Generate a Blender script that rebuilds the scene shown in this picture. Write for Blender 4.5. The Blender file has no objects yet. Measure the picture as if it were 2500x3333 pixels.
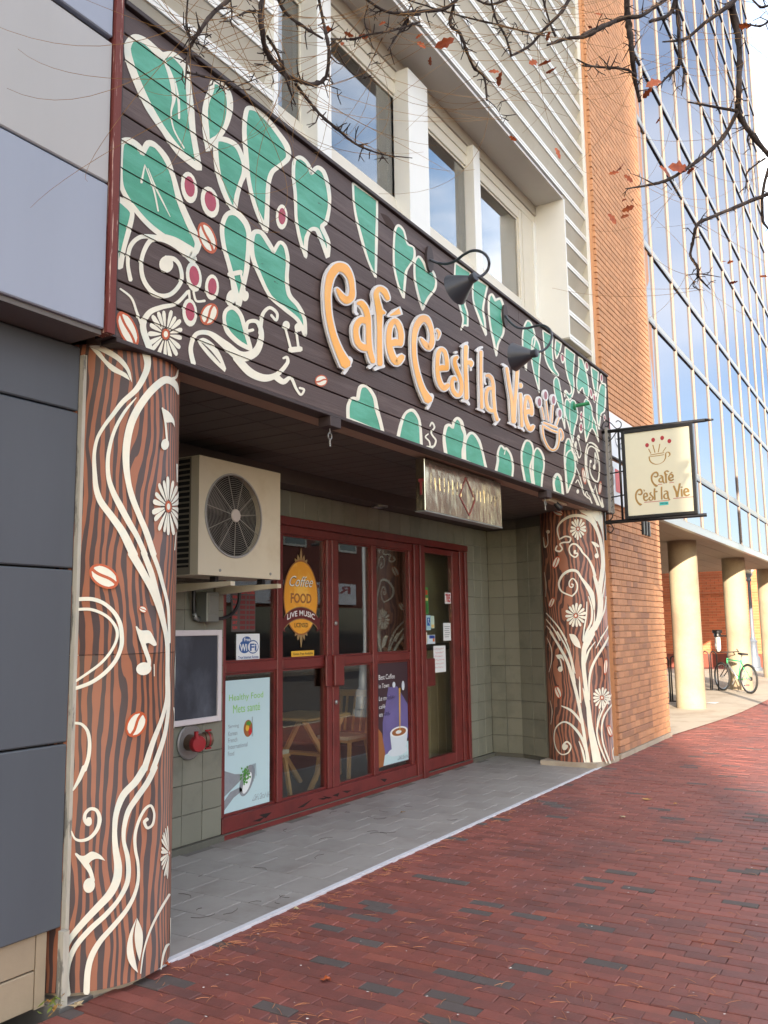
import bpy, bmesh, math, random
from mathutils import Vector, Matrix
from mathutils.geometry import tessellate_polygon

# ------------------------------------------------------------------ camera, world, sun, exposure
S = bpy.context.scene
COL = S.collection
R = random.Random(7)
IW, IH, FPX = 2500.0, 3333.0, 2828.774
YAW, PITCH, ROLL = math.radians(31.52513), math.radians(7.66502), math.radians(-0.81931)
EYE = Vector((0, 0, 1.6))
FWD = Vector((math.cos(PITCH)*math.cos(YAW), math.cos(PITCH)*math.sin(YAW), math.sin(PITCH)))
_r = Vector((math.sin(YAW), -math.cos(YAW), 0)); _u = _r.cross(FWD)
RGT = math.cos(ROLL)*_r + math.sin(ROLL)*_u
UPV = -math.sin(ROLL)*_r + math.cos(ROLL)*_u
cd = bpy.data.cameras.new('camera'); cam = bpy.data.objects.new('camera', cd); COL.objects.link(cam)
cd.sensor_fit = 'HORIZONTAL'; cd.sensor_width = 36; cd.lens = FPX/IW*36; cd.clip_start = .05; cd.clip_end = 3000
cam.matrix_world = Matrix.Translation(EYE) @ Matrix((RGT, UPV, -FWD)).transposed().to_4x4()
S.camera = cam

SUN = Vector((-.90, -.39, .235)).normalized()
W = bpy.data.worlds.new('World'); S.world = W; W.use_nodes = True
nt = W.node_tree; nd = nt.nodes; lk = nt.links
bg = nd['Background']; bg.inputs['Strength'].default_value = .15
sky = nd.new('ShaderNodeTexSky'); sky.sky_type = 'NISHITA'; sky.sun_disc = False
sky.sun_elevation = math.asin(SUN.z); sky.sun_rotation = math.atan2(SUN.x, SUN.y)
sky.altitude = 50; sky.air_density = 1.0; sky.dust_density = .8; sky.ozone_density = 2.0
tc = nd.new('ShaderNodeTexCoord'); mp = nd.new('ShaderNodeMapping'); mp.inputs['Scale'].default_value = (1, 1, 2.6)
nz = nd.new('ShaderNodeTexNoise'); nz.inputs['Scale'].default_value = 2.1; nz.inputs['Detail'].default_value = 7; nz.inputs['Roughness'].default_value = .55
cr = nd.new('ShaderNodeValToRGB'); cr.color_ramp.elements[0].position = .35; cr.color_ramp.elements[1].position = .66
cr.color_ramp.elements[1].color = (.8, .8, .8, 1)
mx = nd.new('ShaderNodeMixRGB'); mx.inputs['Color2'].default_value = (6.6, 6.15, 5.6, 1)
lk.new(tc.outputs['Generated'], mp.inputs['Vector']); lk.new(mp.outputs['Vector'], nz.inputs['Vector'])
lk.new(nz.outputs['Fac'], cr.inputs['Fac']); lk.new(cr.outputs['Color'], mx.inputs['Fac'])
lk.new(sky.outputs['Color'], mx.inputs['Color1']); lk.new(mx.outputs['Color'], bg.inputs['Color'])
sl = bpy.data.lights.new('sun', 'SUN'); sl.energy = 4.2; sl.angle = math.radians(.6); sl.color = (1, .86, .68)
so = bpy.data.objects.new('sun', sl); COL.objects.link(so); so.rotation_euler = SUN.to_track_quat('Z', 'Y').to_euler()
so.location = SUN*60
S.view_settings.view_transform = 'Standard'; S.view_settings.look = 'None'; S.view_settings.gamma = 1
S.view_settings.use_curve_mapping = False; S.view_settings.exposure = 2.0
S.render.engine = 'CYCLES'; S.cycles.max_bounces = 8; S.cycles.transparent_max_bounces = 12
S.cycles.use_denoising = True; S.cycles.caustics_reflective = False; S.cycles.caustics_refractive = False

# ------------------------------------------------------------------ pixel of the photograph -> place in the world
def ray(px, py): return RGT*((px-IW/2)/FPX) - UPV*((py-IH/2)/FPX) + FWD
def onY(px, py, y): d = ray(px, py); return EYE + d*((y-EYE.y)/d.y)
def onX(px, py, x): d = ray(px, py); return EYE + d*((x-EYE.x)/d.x)
def onZ(px, py, z): d = ray(px, py); return EYE + d*((z-EYE.z)/d.z)
def deep(px, py, dep): return EYE + ray(px, py)*dep
VIEW = dict(A=(300, 0, .60277), B=(1100, 580, .36166), C=(1650, 1040, .2170), D=(1640, 1400, .2170), E=(1380, 1330, .26522),
            F=(1000, 700, .60277), G=(1020, 820, .19289), H=(1310, 990, .16276), I=(1540, 1100, .15374), J=(1720, 1240, .11756),
            K=(190, 1100, .31650), L=(190, 1800, .31650), M=(180, 2500, .33898), P=(1740, 1630, .35443), Q=(1740, 2060, .35443),
            T=(560, 0, .84034), U=(1300, 0, .73529), V=(1900, 0, .75662), W=(550, 1400, .66305), X=(2050, 1750, .27125), N=(2000, 1200, .30139))
def pts(view, s):
    ox, oy, k = VIEW[view]; out = []
    for t in s.split():
        c = t.endswith('!'); a, b = t.rstrip('!').split(',')
        out.append((ox+float(a)*k, oy+float(b)*k, c))
    return out
def smooth(P, closed=False, n=5):
    m = len(P); out = []
    def tan(i):
        if P[i][2]: return (0, 0)
        if closed: a, b = P[i-1], P[(i+1) % m]
        else: a, b = P[max(i-1, 0)], P[min(i+1, m-1)]
        return ((b[0]-a[0])*.5, (b[1]-a[1])*.5)
    for i in range(m if closed else m-1):
        p, q = P[i], P[(i+1) % m]; t0, t1 = tan(i), tan((i+1) % m)
        L = math.hypot(q[0]-p[0], q[1]-p[1])
        def lim(t):
            l = math.hypot(*t); return t if l <= L or l == 0 else (t[0]*L/l, t[1]*L/l)
        t0, t1 = lim(t0), lim(t1)
        for k in range(n):
            s = k/n; h1 = 2*s**3-3*s*s+1; h2 = s**3-2*s*s+s; h3 = -2*s**3+3*s*s; h4 = s**3-s*s
            out.append((h1*p[0]+h2*t0[0]+h3*q[0]+h4*t1[0], h1*p[1]+h2*t0[1]+h3*q[1]+h4*t1[1], i+s))
    if not closed: out.append((P[-1][0], P[-1][1], m-1))
    return out
def strip(P, widths, closed=False, n=5, cap=True):
    """centre line + widths -> left and right border (all in pixels)"""
    c = smooth(P, closed, n); m = len(c); Lf, Rt = [], []
    for i, (x, y, t) in enumerate(c):
        a = c[i-1] if (i or closed) else c[0]; b = c[(i+1) % m] if (i < m-1 or closed) else c[-1]
        dx, dy = b[0]-a[0], b[1]-a[1]; l = math.hypot(dx, dy) or 1
        k = min(int(t), len(widths)-1); k2 = min(k+1, len(widths)-1); w = (widths[k]*(1-(t-int(t)))+widths[k2]*(t-int(t)))/2
        Lf.append((x+dy/l*w, y-dx/l*w)); Rt.append((x-dy/l*w, y+dx/l*w))
    if cap and not closed:
        def capp(i, j):
            (x, y, t), (x2, y2, _) = c[i], c[j]; dx, dy = x-x2, y-y2; l = math.hypot(dx, dy) or 1
            w = math.hypot(Lf[i][0]-Rt[i][0], Lf[i][1]-Rt[i][1])/2
            e = (x+dx/l*w*.75, y+dy/l*w*.75)
            return ((e[0]+(Lf[i][0]-x)*.55, e[1]+(Lf[i][1]-y)*.55), (e[0]+(Rt[i][0]-x)*.55, e[1]+(Rt[i][1]-y)*.55))
        a = capp(0, 1); b = capp(-1, -2)
        Lf = [a[0]]+Lf+[b[0]]; Rt = [a[1]]+Rt+[b[1]]
    return Lf, Rt

# ------------------------------------------------------------------ materials
def lin(r, g, b): return tuple(((c/255)/12.92 if c/255 <= .04045 else ((c/255+.055)/1.055)**2.4) for c in (r, g, b))
def mat(name, col, rough=.6, metal=0, var=.12, vs=6, bump=0., bs=30, stretch=None, objvar=0., isl=0., spec=.5, col2=None, c2s=1.5, c2=(.5, .62), coord='pos', chips=None, chipc=(.03, .02, .02)):
    m = bpy.data.materials.new(name); m.use_nodes = True; t = m.node_tree; N = t.nodes; K = t.links
    b = N['Principled BSDF']; b.inputs['Roughness'].default_value = rough; b.inputs['Metallic'].default_value = metal
    b.inputs['Specular IOR Level'].default_value = spec
    if coord == 'pos': src = N.new('ShaderNodeNewGeometry').outputs['Position']
    elif coord == 'uv': src = N.new('ShaderNodeTexCoord').outputs['UV']
    else: src = N.new('ShaderNodeTexCoord').outputs['Object']
    if stretch:
        mp = N.new('ShaderNodeMapping'); mp.inputs['Scale'].default_value = stretch; K.new(src, mp.inputs['Vector']); src = mp.outputs['Vector']
    def noise(sc, det=6, ro=.6):
        n = N.new('ShaderNodeTexNoise'); n.inputs['Scale'].default_value = sc; n.inputs['Detail'].default_value = det; n.inputs['Roughness'].default_value = ro
        K.new(src, n.inputs['Vector']); return n.outputs['Fac']
    def math2(op, a, v):
        q = N.new('ShaderNodeMath'); q.operation = op
        if hasattr(a, 'node'): K.new(a, q.inputs[0])
        else: q.inputs[0].default_value = a
        if hasattr(v, 'node'): K.new(v, q.inputs[1])
        else: q.inputs[1].default_value = v
        return q.outputs[0]
    base = None
    if col2:
        rp = N.new('ShaderNodeValToRGB'); e = rp.color_ramp.elements; e[0].position, e[1].position = c2
        e[0].color = (*col, 1); e[1].color = (*col2, 1); K.new(noise(c2s, 8, .65), rp.inputs['Fac']); base = rp.outputs['Color']
    fac = math2('MULTIPLY_ADD', noise(vs), 2*var); fac.node.inputs[2].default_value = 1-var
    def rnd(o, amt):
        q = N.new('ShaderNodeMath'); q.operation = 'MULTIPLY_ADD'; K.new(o, q.inputs[0]); q.inputs[1].default_value = 2*amt; q.inputs[2].default_value = 1-amt
        return q.outputs[0]
    if objvar: fac = math2('MULTIPLY', fac, rnd(N.new('ShaderNodeObjectInfo').outputs['Random'], objvar))
    if isl: fac = math2('MULTIPLY', fac, rnd(N.new('ShaderNodeNewGeometry').outputs['Random Per Island'], isl))
    h = N.new('ShaderNodeVectorMath'); h.operation = 'SCALE'
    if base: K.new(base, h.inputs[0])
    else: h.inputs[0].default_value = col
    K.new(fac, h.inputs['Scale']); colo = h.outputs[0]
    if chips:
        cs, ct = chips; n2 = N.new('ShaderNodeTexNoise'); n2.inputs['Scale'].default_value = cs; n2.inputs['Detail'].default_value = 9; n2.inputs['Roughness'].default_value = .72
        mp2 = N.new('ShaderNodeMapping'); mp2.inputs['Scale'].default_value = (.55, .55, 2.2); K.new(N.new('ShaderNodeNewGeometry').outputs['Position'], mp2.inputs['Vector']); K.new(mp2.outputs['Vector'], n2.inputs['Vector'])
        r2 = N.new('ShaderNodeValToRGB'); r2.color_ramp.elements[0].position = ct; r2.color_ramp.elements[1].position = ct+.035; K.new(n2.outputs['Fac'], r2.inputs['Fac'])
        m2 = N.new('ShaderNodeMixRGB'); m2.inputs['Color2'].default_value = (*chipc, 1); K.new(r2.outputs['Color'], m2.inputs['Fac']); K.new(colo, m2.inputs['Color1']); colo = m2.outputs['Color']
    K.new(colo, b.inputs['Base Color'])
    if bump:
        bn = N.new('ShaderNodeBump'); bn.inputs['Strength'].default_value = min(bump, 1); bn.inputs['Distance'].default_value = .004
        K.new(noise(bs, 5), bn.inputs['Height']); K.new(bn.outputs['Normal'], b.inputs['Normal'])
    return m
def glass(name, tint=(1, 1, 1), base=.05, gloss_tint=(1, 1, 1), rough=.0, power=4.5, wob=0.):
    m = bpy.data.materials.new(name); m.use_nodes = True; t = m.node_tree; N = t.nodes; K = t.links
    N.remove(N['Principled BSDF']); o = N['Material Output']
    tr = N.new('ShaderNodeBsdfTransparent'); tr.inputs['Color'].default_value = (*tint, 1)
    gl = N.new('ShaderNodeBsdfGlossy'); gl.inputs['Roughness'].default_value = rough; gl.inputs['Color'].default_value = (*gloss_tint, 1)
    lw = N.new('ShaderNodeLayerWeight'); lw.inputs['Blend'].default_value = .5
    pw = N.new('ShaderNodeMath'); pw.operation = 'POWER'; pw.inputs[1].default_value = power; K.new(lw.outputs['Facing'], pw.inputs[0])
    ma = N.new('ShaderNodeMath'); ma.operation = 'MULTIPLY_ADD'; ma.inputs[1].default_value = 1-base; ma.inputs[2].default_value = base; K.new(pw.outputs[0], ma.inputs[0])
    mx = N.new('ShaderNodeMixShader'); K.new(ma.outputs[0], mx.inputs[0]); K.new(tr.outputs[0], mx.inputs[1]); K.new(gl.outputs[0], mx.inputs[2])
    if wob:
        g = N.new('ShaderNodeNewGeometry'); n = N.new('ShaderNodeTexNoise'); n.inputs['Scale'].default_value = .9; n.inputs['Detail'].default_value = 1
        K.new(g.outputs['Position'], n.inputs['Vector']); bn = N.new('ShaderNodeBump'); bn.inputs['Strength'].default_value = 1; bn.inputs['Distance'].default_value = wob
        K.new(n.outputs['Fac'], bn.inputs['Height']); K.new(bn.outputs['Normal'], gl.inputs['Normal'])
    K.new(mx.outputs[0], o.inputs['Surface']); return m

# ------------------------------------------------------------------ mesh helpers
class MB:
    def __init__(s): s.v, s.f, s.mi, s.uv = [], [], [], None
    def box(s, x0, x1, y0, y1, z0, z1, mi=0):
        if x0 > x1: x0, x1 = x1, x0
        if y0 > y1: y0, y1 = y1, y0
        if z0 > z1: z0, z1 = z1, z0
        n = len(s.v); s.v += [(x, y, z) for z in (z0, z1) for y in (y0, y1) for x in (x0, x1)]
        for q in ((0, 2, 3, 1), (4, 5, 7, 6), (0, 1, 5, 4), (2, 6, 7, 3), (0, 4, 6, 2), (1, 3, 7, 5)): s.f.append([n+i for i in q]); s.mi.append(mi)
        return s
    def cbox(s, x0, x1, y0, y1, z0, z1, c=.004, mi=0):
        """box with chamfered edges (24 corners)"""
        n = len(s.v); X = (x0, x1); Y = (y0, y1); Z = (z0, z1); idx = {}
        for i in (0, 1):
            for j in (0, 1):
                for k in (0, 1):
                    sx, sy, sz = (1-2*i)*c, (1-2*j)*c, (1-2*k)*c
                    for a, v in (('x', (X[i], Y[j]+sy, Z[k]+sz)), ('y', (X[i]+sx, Y[j], Z[k]+sz)), ('z', (X[i]+sx, Y[j]+sy, Z[k]))):
                        idx[i, j, k, a] = len(s.v); s.v.append(v)
        def F(*k): s.f.append([idx[q] for q in k]); s.mi.append(mi)
        for e in (0, 1):
            F((e, 0, 0, 'x'), (e, 1, 0, 'x'), (e, 1, 1, 'x'), (e, 0, 1, 'x')); F((0, e, 0, 'y'), (1, e, 0, 'y'), (1, e, 1, 'y'), (0, e, 1, 'y')); F((0, 0, e, 'z'), (1, 0, e, 'z'), (1, 1, e, 'z'), (0, 1, e, 'z'))
            for g in (0, 1):
                F((e, g, 0, 'x'), (e, g, 1, 'x'), (e, g, 1, 'y'), (e, g, 0, 'y')); F((e, 0, g, 'x'), (e, 1, g, 'x'), (e, 1, g, 'z'), (e, 0, g, 'z')); F((0, e, g, 'y'), (1, e, g, 'y'), (1, e, g, 'z'), (0, e, g, 'z'))
                for h in (0, 1): F((e, g, h, 'x'), (e, g, h, 'y'), (e, g, h, 'z'))
        return s
    def poly(s, P, mi=0):
        n = len(s.v); s.v += [tuple(p) for p in P]; s.f.append(list(range(n, n+len(P)))); s.mi.append(mi); return s
    def prism(s, P, d, mi=0):
        """closed 3-D outline P pushed by vector d"""
        n = len(s.v); m = len(P); d = Vector(d); s.v += [tuple(p) for p in P]+[tuple(Vector(p)+d) for p in P]
        s.f += [list(range(n, n+m)), list(range(n+2*m-1, n+m-1, -1))]; s.mi += [mi]*2
        for i in range(m): s.f.append([n+i, n+(i+1) % m, n+m+(i+1) % m, n+m+i]); s.mi.append(mi)
        return s
    def tube(s, P, r, k=8, mi=0, caps=True):
        P = [Vector(p) for p in P]; rs = r if isinstance(r, (list, tuple)) else [r]*len(P); n0 = len(s.v); up = None
        for i, p in enumerate(P):
            d = (P[min(i+1, len(P)-1)]-P[max(i-1, 0)])
            d = d.normalized() if d.length > 1e-9 else Vector((0, 0, 1))
            if up is None: up = d.orthogonal().normalized()
            up = (up-d*up.dot(d)); up = up.normalized() if up.length > 1e-6 else d.orthogonal().normalized(); sd = d.cross(up)
            for j in range(k):
                a = 2*math.pi*j/k; s.v.append(tuple(p+(up*math.cos(a)+sd*math.sin(a))*rs[i]))
        for i in range(len(P)-1):
            for j in range(k):
                a = n0+i*k+j; b = n0+i*k+(j+1) % k; s.f.append([a, b, b+k, a+k]); s.mi.append(mi)
        if caps:
            s.f.append([n0+j for j in range(k)][::-1]); s.f.append([n0+(len(P)-1)*k+j for j in range(k)]); s.mi += [mi]*2
        return s
    def lathe(s, prof, c, axis=(0, 0, 1), k=24, mi=0, close=False):
        """prof: (radius, height along axis)"""
        ax = Vector(axis).normalized(); u = ax.orthogonal().normalized(); w = ax.cross(u); c = Vector(c); n0 = len(s.v)
        for r, h in prof:
            for j in range(k):
                a = 2*math.pi*j/k; s.v.append(tuple(c+ax*h+(u*math.cos(a)+w*math.sin(a))*r))
        for i in range(len(prof)-1):
            for j in range(k):
                a = n0+i*k+j; b = n0+i*k+(j+1) % k; s.f.append([a, b, b+k, a+k]); s.mi.append(mi)
        if prof[0][0] > 1e-6: s.f.append([n0+j for j in range(k)][::-1]); s.mi.append(mi)
        if prof[-1][0] > 1e-6: s.f.append([n0+(len(prof)-1)*k+j for j in range(k)]); s.mi.append(mi)
        return s
    def mesh(s, name, mats, base=Vector((0, 0, 0)), shade=False):
        me = bpy.data.meshes.new(name); me.from_pydata([tuple(Vector(v)-base) for v in s.v], [], s.f)
        for m in (mats if isinstance(mats, (list, tuple)) else [mats]): me.materials.append(m)
        me.polygons.foreach_set('material_index', s.mi)
        if shade: me.polygons.foreach_set('use_smooth', [True]*len(s.f))
        me.update(); return me
    def build(s, name, mats, parent=None, shade=False, base=None):
        if base is None: base = parent['_b'] if parent is not None and '_b' in parent.keys() else (0, 0, 0)
        base = Vector(base); me = s.mesh(name, mats, base, shade); return link(name, me, parent, base)
def link(name, me, parent, base):
    o = bpy.data.objects.new(name, me); COL.objects.link(o); base = Vector(base)
    o['_b'] = tuple(base)
    if parent is not None:
        o.parent = parent; o.location = base-Vector(parent['_b'])
    else: o.location = base
    return o
def boxes(name, m, parent, L, c=0):
    for q in L:
        b = MB(); (b.cbox(*q, c) if c else b.box(*q)).build(name, m, parent)
def autosmooth(o, ang=40):
    me = o.data; bm = bmesh.new(); bm.from_mesh(me)
    for f in bm.faces: f.smooth = True
    for e in bm.edges:
        if len(e.link_faces) == 2 and e.calc_face_angle(0) > math.radians(ang): e.smooth = False
    bm.to_mesh(me); bm.free(); return o
def tag(o, label=None, cat=None, group=None, kind=None):
    if label: o['label'] = label
    if cat: o['category'] = cat
    if group: o['group'] = group
    if kind: o['kind'] = kind
    return o
def thing(name, base, label, cat, group=None):
    o = bpy.data.objects.new(name, None); COL.objects.link(o); o.location = base; o['_b'] = tuple(base); o.empty_display_size = .1
    return tag(o, label, cat, group)
def piece(name, me, parent, pos, rot=None):
    """one of many alike pieces that share a mesh"""
    o = bpy.data.objects.new(name, me); COL.objects.link(o); o.parent = parent; o.location = Vector(pos)-Vector(parent['_b'])
    if rot: o.rotation_euler = rot
    o['_b'] = tuple(pos); return o
def text_mesh(s, bold=0., res=3):
    c = bpy.data.curves.new('txt', 'FONT'); c.body = s; c.offset = bold; c.resolution_u = res; c.align_x = 'LEFT'
    o = bpy.data.objects.new('txt', c); COL.objects.link(o); me = bpy.data.meshes.new_from_object(o)
    bpy.data.objects.remove(o); bpy.data.curves.remove(c)
    V = [tuple(v.co[:2]) for v in me.vertices]; Fc = [list(p.vertices) for p in me.polygons]; bpy.data.meshes.remove(me)
    x0 = min(v[0] for v in V); x1 = max(v[0] for v in V); y0 = min(v[1] for v in V); y1 = max(v[1] for v in V)
    return [((x-x0)/(x1-x0), (y-y0)/(y1-y0)) for x, y in V], Fc
def put_text(mb, s, o, u, v, bold=0., mi=0, curve=None, shear=0.):
    """lay flat lettering into the parallelogram o + a*u + b*v"""
    V, Fc = text_mesh(s, bold); o, u, v = Vector(o), Vector(u), Vector(v); n = len(mb.v)
    for a, b in V:
        p = o+u*(a+shear*b)+v*b
        if curve: p = p+v*curve*(4*a*(1-a))
        mb.v.append(tuple(p))
    for f in Fc: mb.f.append([n+i for i in f]); mb.mi.append(mi)
    return mb

# ------------------------------------------------------------------ painted surfaces: a flat board or a round column
class Flat:
    def __init__(s, y): s.y = y
    def to2(s, px, py): p = onY(px, py, s.y); return (p.x, p.z)
    def to3(s, u, v, lift): return (u, s.y-lift, v)
class FlatX:
    def __init__(s, x): s.x = x
    def to2(s, px, py): p = onX(px, py, s.x); return (p.y, p.z)
    def to3(s, u, v, lift): return (s.x-lift, u, v)
class Drum:
    def __init__(s, cx, cy, r): s.c = (cx, cy); s.r = r
    def to2(s, px, py):
        d = ray(px, py); a = d.x*d.x+d.y*d.y; ox, oy = EYE.x-s.c[0], EYE.y-s.c[1]; b = ox*d.x+oy*d.y; c = ox*ox+oy*oy-s.r**2
        q = max(b*b-a*c, 0); t = (-b-math.sqrt(q))/a; p = EYE+d*t
        return (math.atan2(p.y-s.c[1], p.x-s.c[0]) % (2*math.pi)*s.r, p.z)
    def to3(s, u, v, lift): a = u/s.r; return (s.c[0]+math.cos(a)*(s.r+lift), s.c[1]+math.sin(a)*(s.r+lift), v)
class Paint:
    """collects painted shapes on a surface in 2-D, cuts them at the surface's joints and lays them on it"""
    def __init__(s, surf, cuts_u=(), grooves=(), clip=None): s.surf, s.cu, s.gr, s.clip = surf, cuts_u, grooves, clip; s.items = []
    def fill(s, P, mi, lift):
        q = [s.surf.to2(x, y) for x, y in P]
        tri = tessellate_polygon([[Vector((a, b, 0)) for a, b in q]]); s.items.append((q, [list(t) for t in tri], mi, lift)); return s
    def ribbon(s, Lf, Rt, mi, lift, closed=False):
        n = len(Lf); A = [s.surf.to2(*p) for p in Lf]; B = [s.surf.to2(*p) for p in Rt]; q = []; fc = []
        for i in range(n if closed else n-1):        # every quad a hair above the last, so tight bends never lie in one plane
            j = (i+1) % n; e = i*1.2e-5; q += [(*A[i], e), (*A[j], e), (*B[j], e), (*B[i], e)]; fc.append([4*i, 4*i+1, 4*i+2, 4*i+3])
        s.items.append((q, fc, mi, lift)); return s
    def stroke(s, view, txt, w, mi, lift, closed=False, n=5):
        ox, oy, k = VIEW[view]; Lf, Rt = strip(pts(view, txt), [a*k for a in w], closed, n); return s.ribbon(Lf, Rt, mi, lift, closed)
    def shape(s, view, txt, mi, lift, n=5): return s.fill([(a, b) for a, b, _ in smooth(pts(view, txt), True, n)], mi, lift)
    def ell(s, view, cx, cy, rx, ry, rot, mi, lift, n=18):
        ox, oy, k = VIEW[view]; c, d = math.cos(math.radians(rot)), math.sin(math.radians(rot)); P = []
        for i in range(n):
            a = 2*math.pi*i/n; x, y = rx*math.cos(a), ry*math.sin(a); P.append((ox+(cx+x*c-y*d)*k, oy+(cy+x*d+y*c)*k))
        return s.fill(P, mi, lift)
    def build(s, name, mats, parent):
        out = MB()
        for q, fc, mi, lift in s.items:
            bm = bmesh.new(); vs = [bm.verts.new((p[0], p[1], p[2] if len(p) > 2 else 0)) for p in q]
            for f in fc:
                if len(set(f)) > 2:
                    try: bm.faces.new([vs[i] for i in f])
                    except ValueError: pass
            def cut(co, no, **kw): bmesh.ops.bisect_plane(bm, geom=bm.verts[:]+bm.edges[:]+bm.faces[:], plane_co=co, plane_no=no, **kw)
            if s.clip:
                u0, u1, v0, v1 = s.clip
                if min(p[0] for p in q) < u0: cut((u0, 0, 0), (-1, 0, 0), clear_outer=True)
                if max(p[0] for p in q) > u1: cut((u1, 0, 0), (1, 0, 0), clear_outer=True)
                if min(p[1] for p in q) < v0: cut((0, v0, 0), (0, -1, 0), clear_outer=True)
                if max(p[1] for p in q) > v1: cut((0, v1, 0), (0, 1, 0), clear_outer=True)
            us = [v.co.x for v in bm.verts] or [0]; vv = [v.co.y for v in bm.verts] or [0]
            for c in s.cu:
                if min(us) < c < max(us): cut((c, 0, 0), (1, 0, 0))
            for a, b in s.gr:
                for c in (a, b):
                    if min(vv) < c < max(vv): cut((0, c, 0), (0, 1, 0))
            dz = {}
            if s.gr:
                gf = [f for f in bm.faces if any(a < f.calc_center_median().y < b for a, b in s.gr)]
                if gf:
                    r = bmesh.ops.split(bm, geom=gf)
                    for e in r['geom']:
                        if isinstance(e, bmesh.types.BMVert): dz[e] = -.0065
            n = len(out.v); bm.verts.index_update()
            for v in bm.verts: out.v.append(s.surf.to3(v.co.x, v.co.y, lift+v.co.z+dz.get(v, 0)))
            for f in bm.faces: out.f.append([n+v.index for v in f.verts]); out.mi.append(mi)
            bm.free()
        return out.build(name, mats, parent)
# ------------------------------------------------------------------ palette
CREAM = mat('cream_paint', lin(232, 228, 212), .55, var=.12, vs=14, col2=lin(214, 222, 212), c2s=5, c2=(.5, .7), chips=(26, .70), chipc=lin(96, 80, 72))
GREEN = mat('green_paint', lin(66, 152, 124), .5, var=.16, vs=5, bump=.25, bs=60, stretch=(1, 1, 4), col2=lin(92, 176, 152), c2s=2.2, c2=(.42, .68), chips=(13, .665), chipc=lin(40, 46, 40))
ROSE = mat('rose_paint', lin(166, 62, 84), .5, var=.25, vs=25)
ORANGE_P = mat('orange_paint', lin(186, 84, 44), .5, var=.14, vs=14)
BOARD = mat('brown_board', lin(78, 62, 60), .62, var=.16, vs=4, bump=.5, bs=22, stretch=(.35, 1, 5), objvar=.07, col2=lin(92, 76, 74), c2s=3, chips=(16, .70), chipc=lin(44, 34, 33))
BOARD_D = mat('brown_trim', lin(58, 47, 48), .65, var=.15, vs=6, bump=.3, stretch=(.5, 1, 3))
REDTRIM = mat('worn_red_trim', lin(112, 48, 42), .7, var=.15, vs=12, bump=.5, stretch=(9, 9, .5), col2=lin(196, 164, 150), c2s=6, c2=(.57, .61))
REDWOOD = mat('red_frame_paint', lin(108, 43, 41), .38, var=.14, vs=10, bump=.25, bs=18, col2=lin(94, 37, 36), c2s=4)
TILE = mat('grey_green_tile', lin(124, 124, 112), .35, var=.10, vs=3, bump=.25, bs=14, objvar=.05, col2=lin(112, 113, 102), c2s=2)
GROUT = mat('grout', lin(92, 91, 83), .9, var=.15, vs=20)
SOFFT = mat('dark_ceiling_tile', lin(88, 82, 76), .7, var=.12, vs=4, objvar=.08)
BEIGE = mat('beige_beam', lin(168, 146, 126), .75, var=.15, vs=5)
FLOORT = mat('grey_floor_tile', lin(152, 148, 145), .55, var=.14, vs=3.5, bump=.4, bs=26, objvar=.05, col2=lin(134, 128, 124), c2s=2.2, c2=(.48, .7))
FLOORG = mat('floor_grout', lin(118, 114, 110), .9, var=.2, vs=15)
BRICKR = [mat('paver_red_%d' % i, lin(*c), .62, var=.18, vs=11, bump=.6, bs=60, objvar=.12, col2=lin(*[v*.88+6 for v in c]), c2s=7, c2=(.45, .6), chips=(1.6, .66), chipc=lin(126, 96, 88)) for i, c in enumerate(((128, 72, 64), (118, 68, 62), (136, 76, 64), (112, 70, 66)))]
BRICKS = mat('paver_red_mix', lin(128, 73, 65), .62, var=.16, vs=11, bump=.4, bs=60, isl=.22, col2=lin(112, 70, 66), c2s=1.1, chips=(1.6, .66), chipc=lin(126, 96, 88))
BRICKG = mat('paver_grey', lin(86, 77, 75), .8, var=.14, vs=15, bump=.5, bs=70, objvar=.1)
SAND = mat('joint_sand', lin(74, 50, 44), .95, var=.25, vs=14)
WBRICK = [mat('wall_brick_%d' % i, lin(*c), .8, var=.12, vs=14, bump=.4, bs=50, objvar=.10) for i, c in enumerate(((184, 136, 104), (174, 128, 99), (192, 142, 108), (164, 122, 98)))]
WBRICKS = mat('wall_brick_mix', lin(204, 150, 110), .8, var=.08, vs=3, isl=.09, bump=.15, bs=40)
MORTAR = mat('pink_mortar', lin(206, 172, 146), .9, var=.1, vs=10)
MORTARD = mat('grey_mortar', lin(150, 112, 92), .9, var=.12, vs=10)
WHITE = mat('white_metal', lin(226, 226, 222), .4, var=.05, vs=3)
OFFW = mat('cream_metal', lin(192, 186, 172), .5, var=.08, vs=3, col2=lin(172, 164, 146), c2s=.9, c2=(.5, .75))
FRAMEW = mat('cream_window_frame', lin(214, 208, 194), .45, var=.06, vs=6)
PANELL = mat('pale_grey_panel', lin(176, 175, 176), .45, var=.06, vs=2, stretch=(2, 2, .3), objvar=.03)
PANELB = mat('blue_grey_panel', lin(154, 162, 180), .42, var=.06, vs=2, stretch=(2, 2, .3))
PANELD = mat('slate_grey_panel', lin(84, 90, 98), .42, var=.13, vs=2.2, stretch=(2.2, 2.2, .3))
BLOCKB = mat('tan_block', lin(160, 144, 122), .8, var=.15, vs=6, bump=.3, objvar=.05)
BLACK = mat('black_iron', lin(26, 25, 28), .4, var=.2, vs=20, bump=.2, bs=60)
DARK = mat('dark_void', lin(22, 20, 20), .8)
CONC = mat('concrete', lin(176, 164, 148), .85, var=.12, vs=3, bump=.3, bs=40, col2=lin(160, 146, 130), c2s=1.2)
COLC = mat('aggregate_concrete', lin(160, 146, 122), .85, var=.22, vs=45, bump=.6, bs=120, col2=lin(146, 126, 106), c2s=1.3, c2=(.42, .66))
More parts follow.
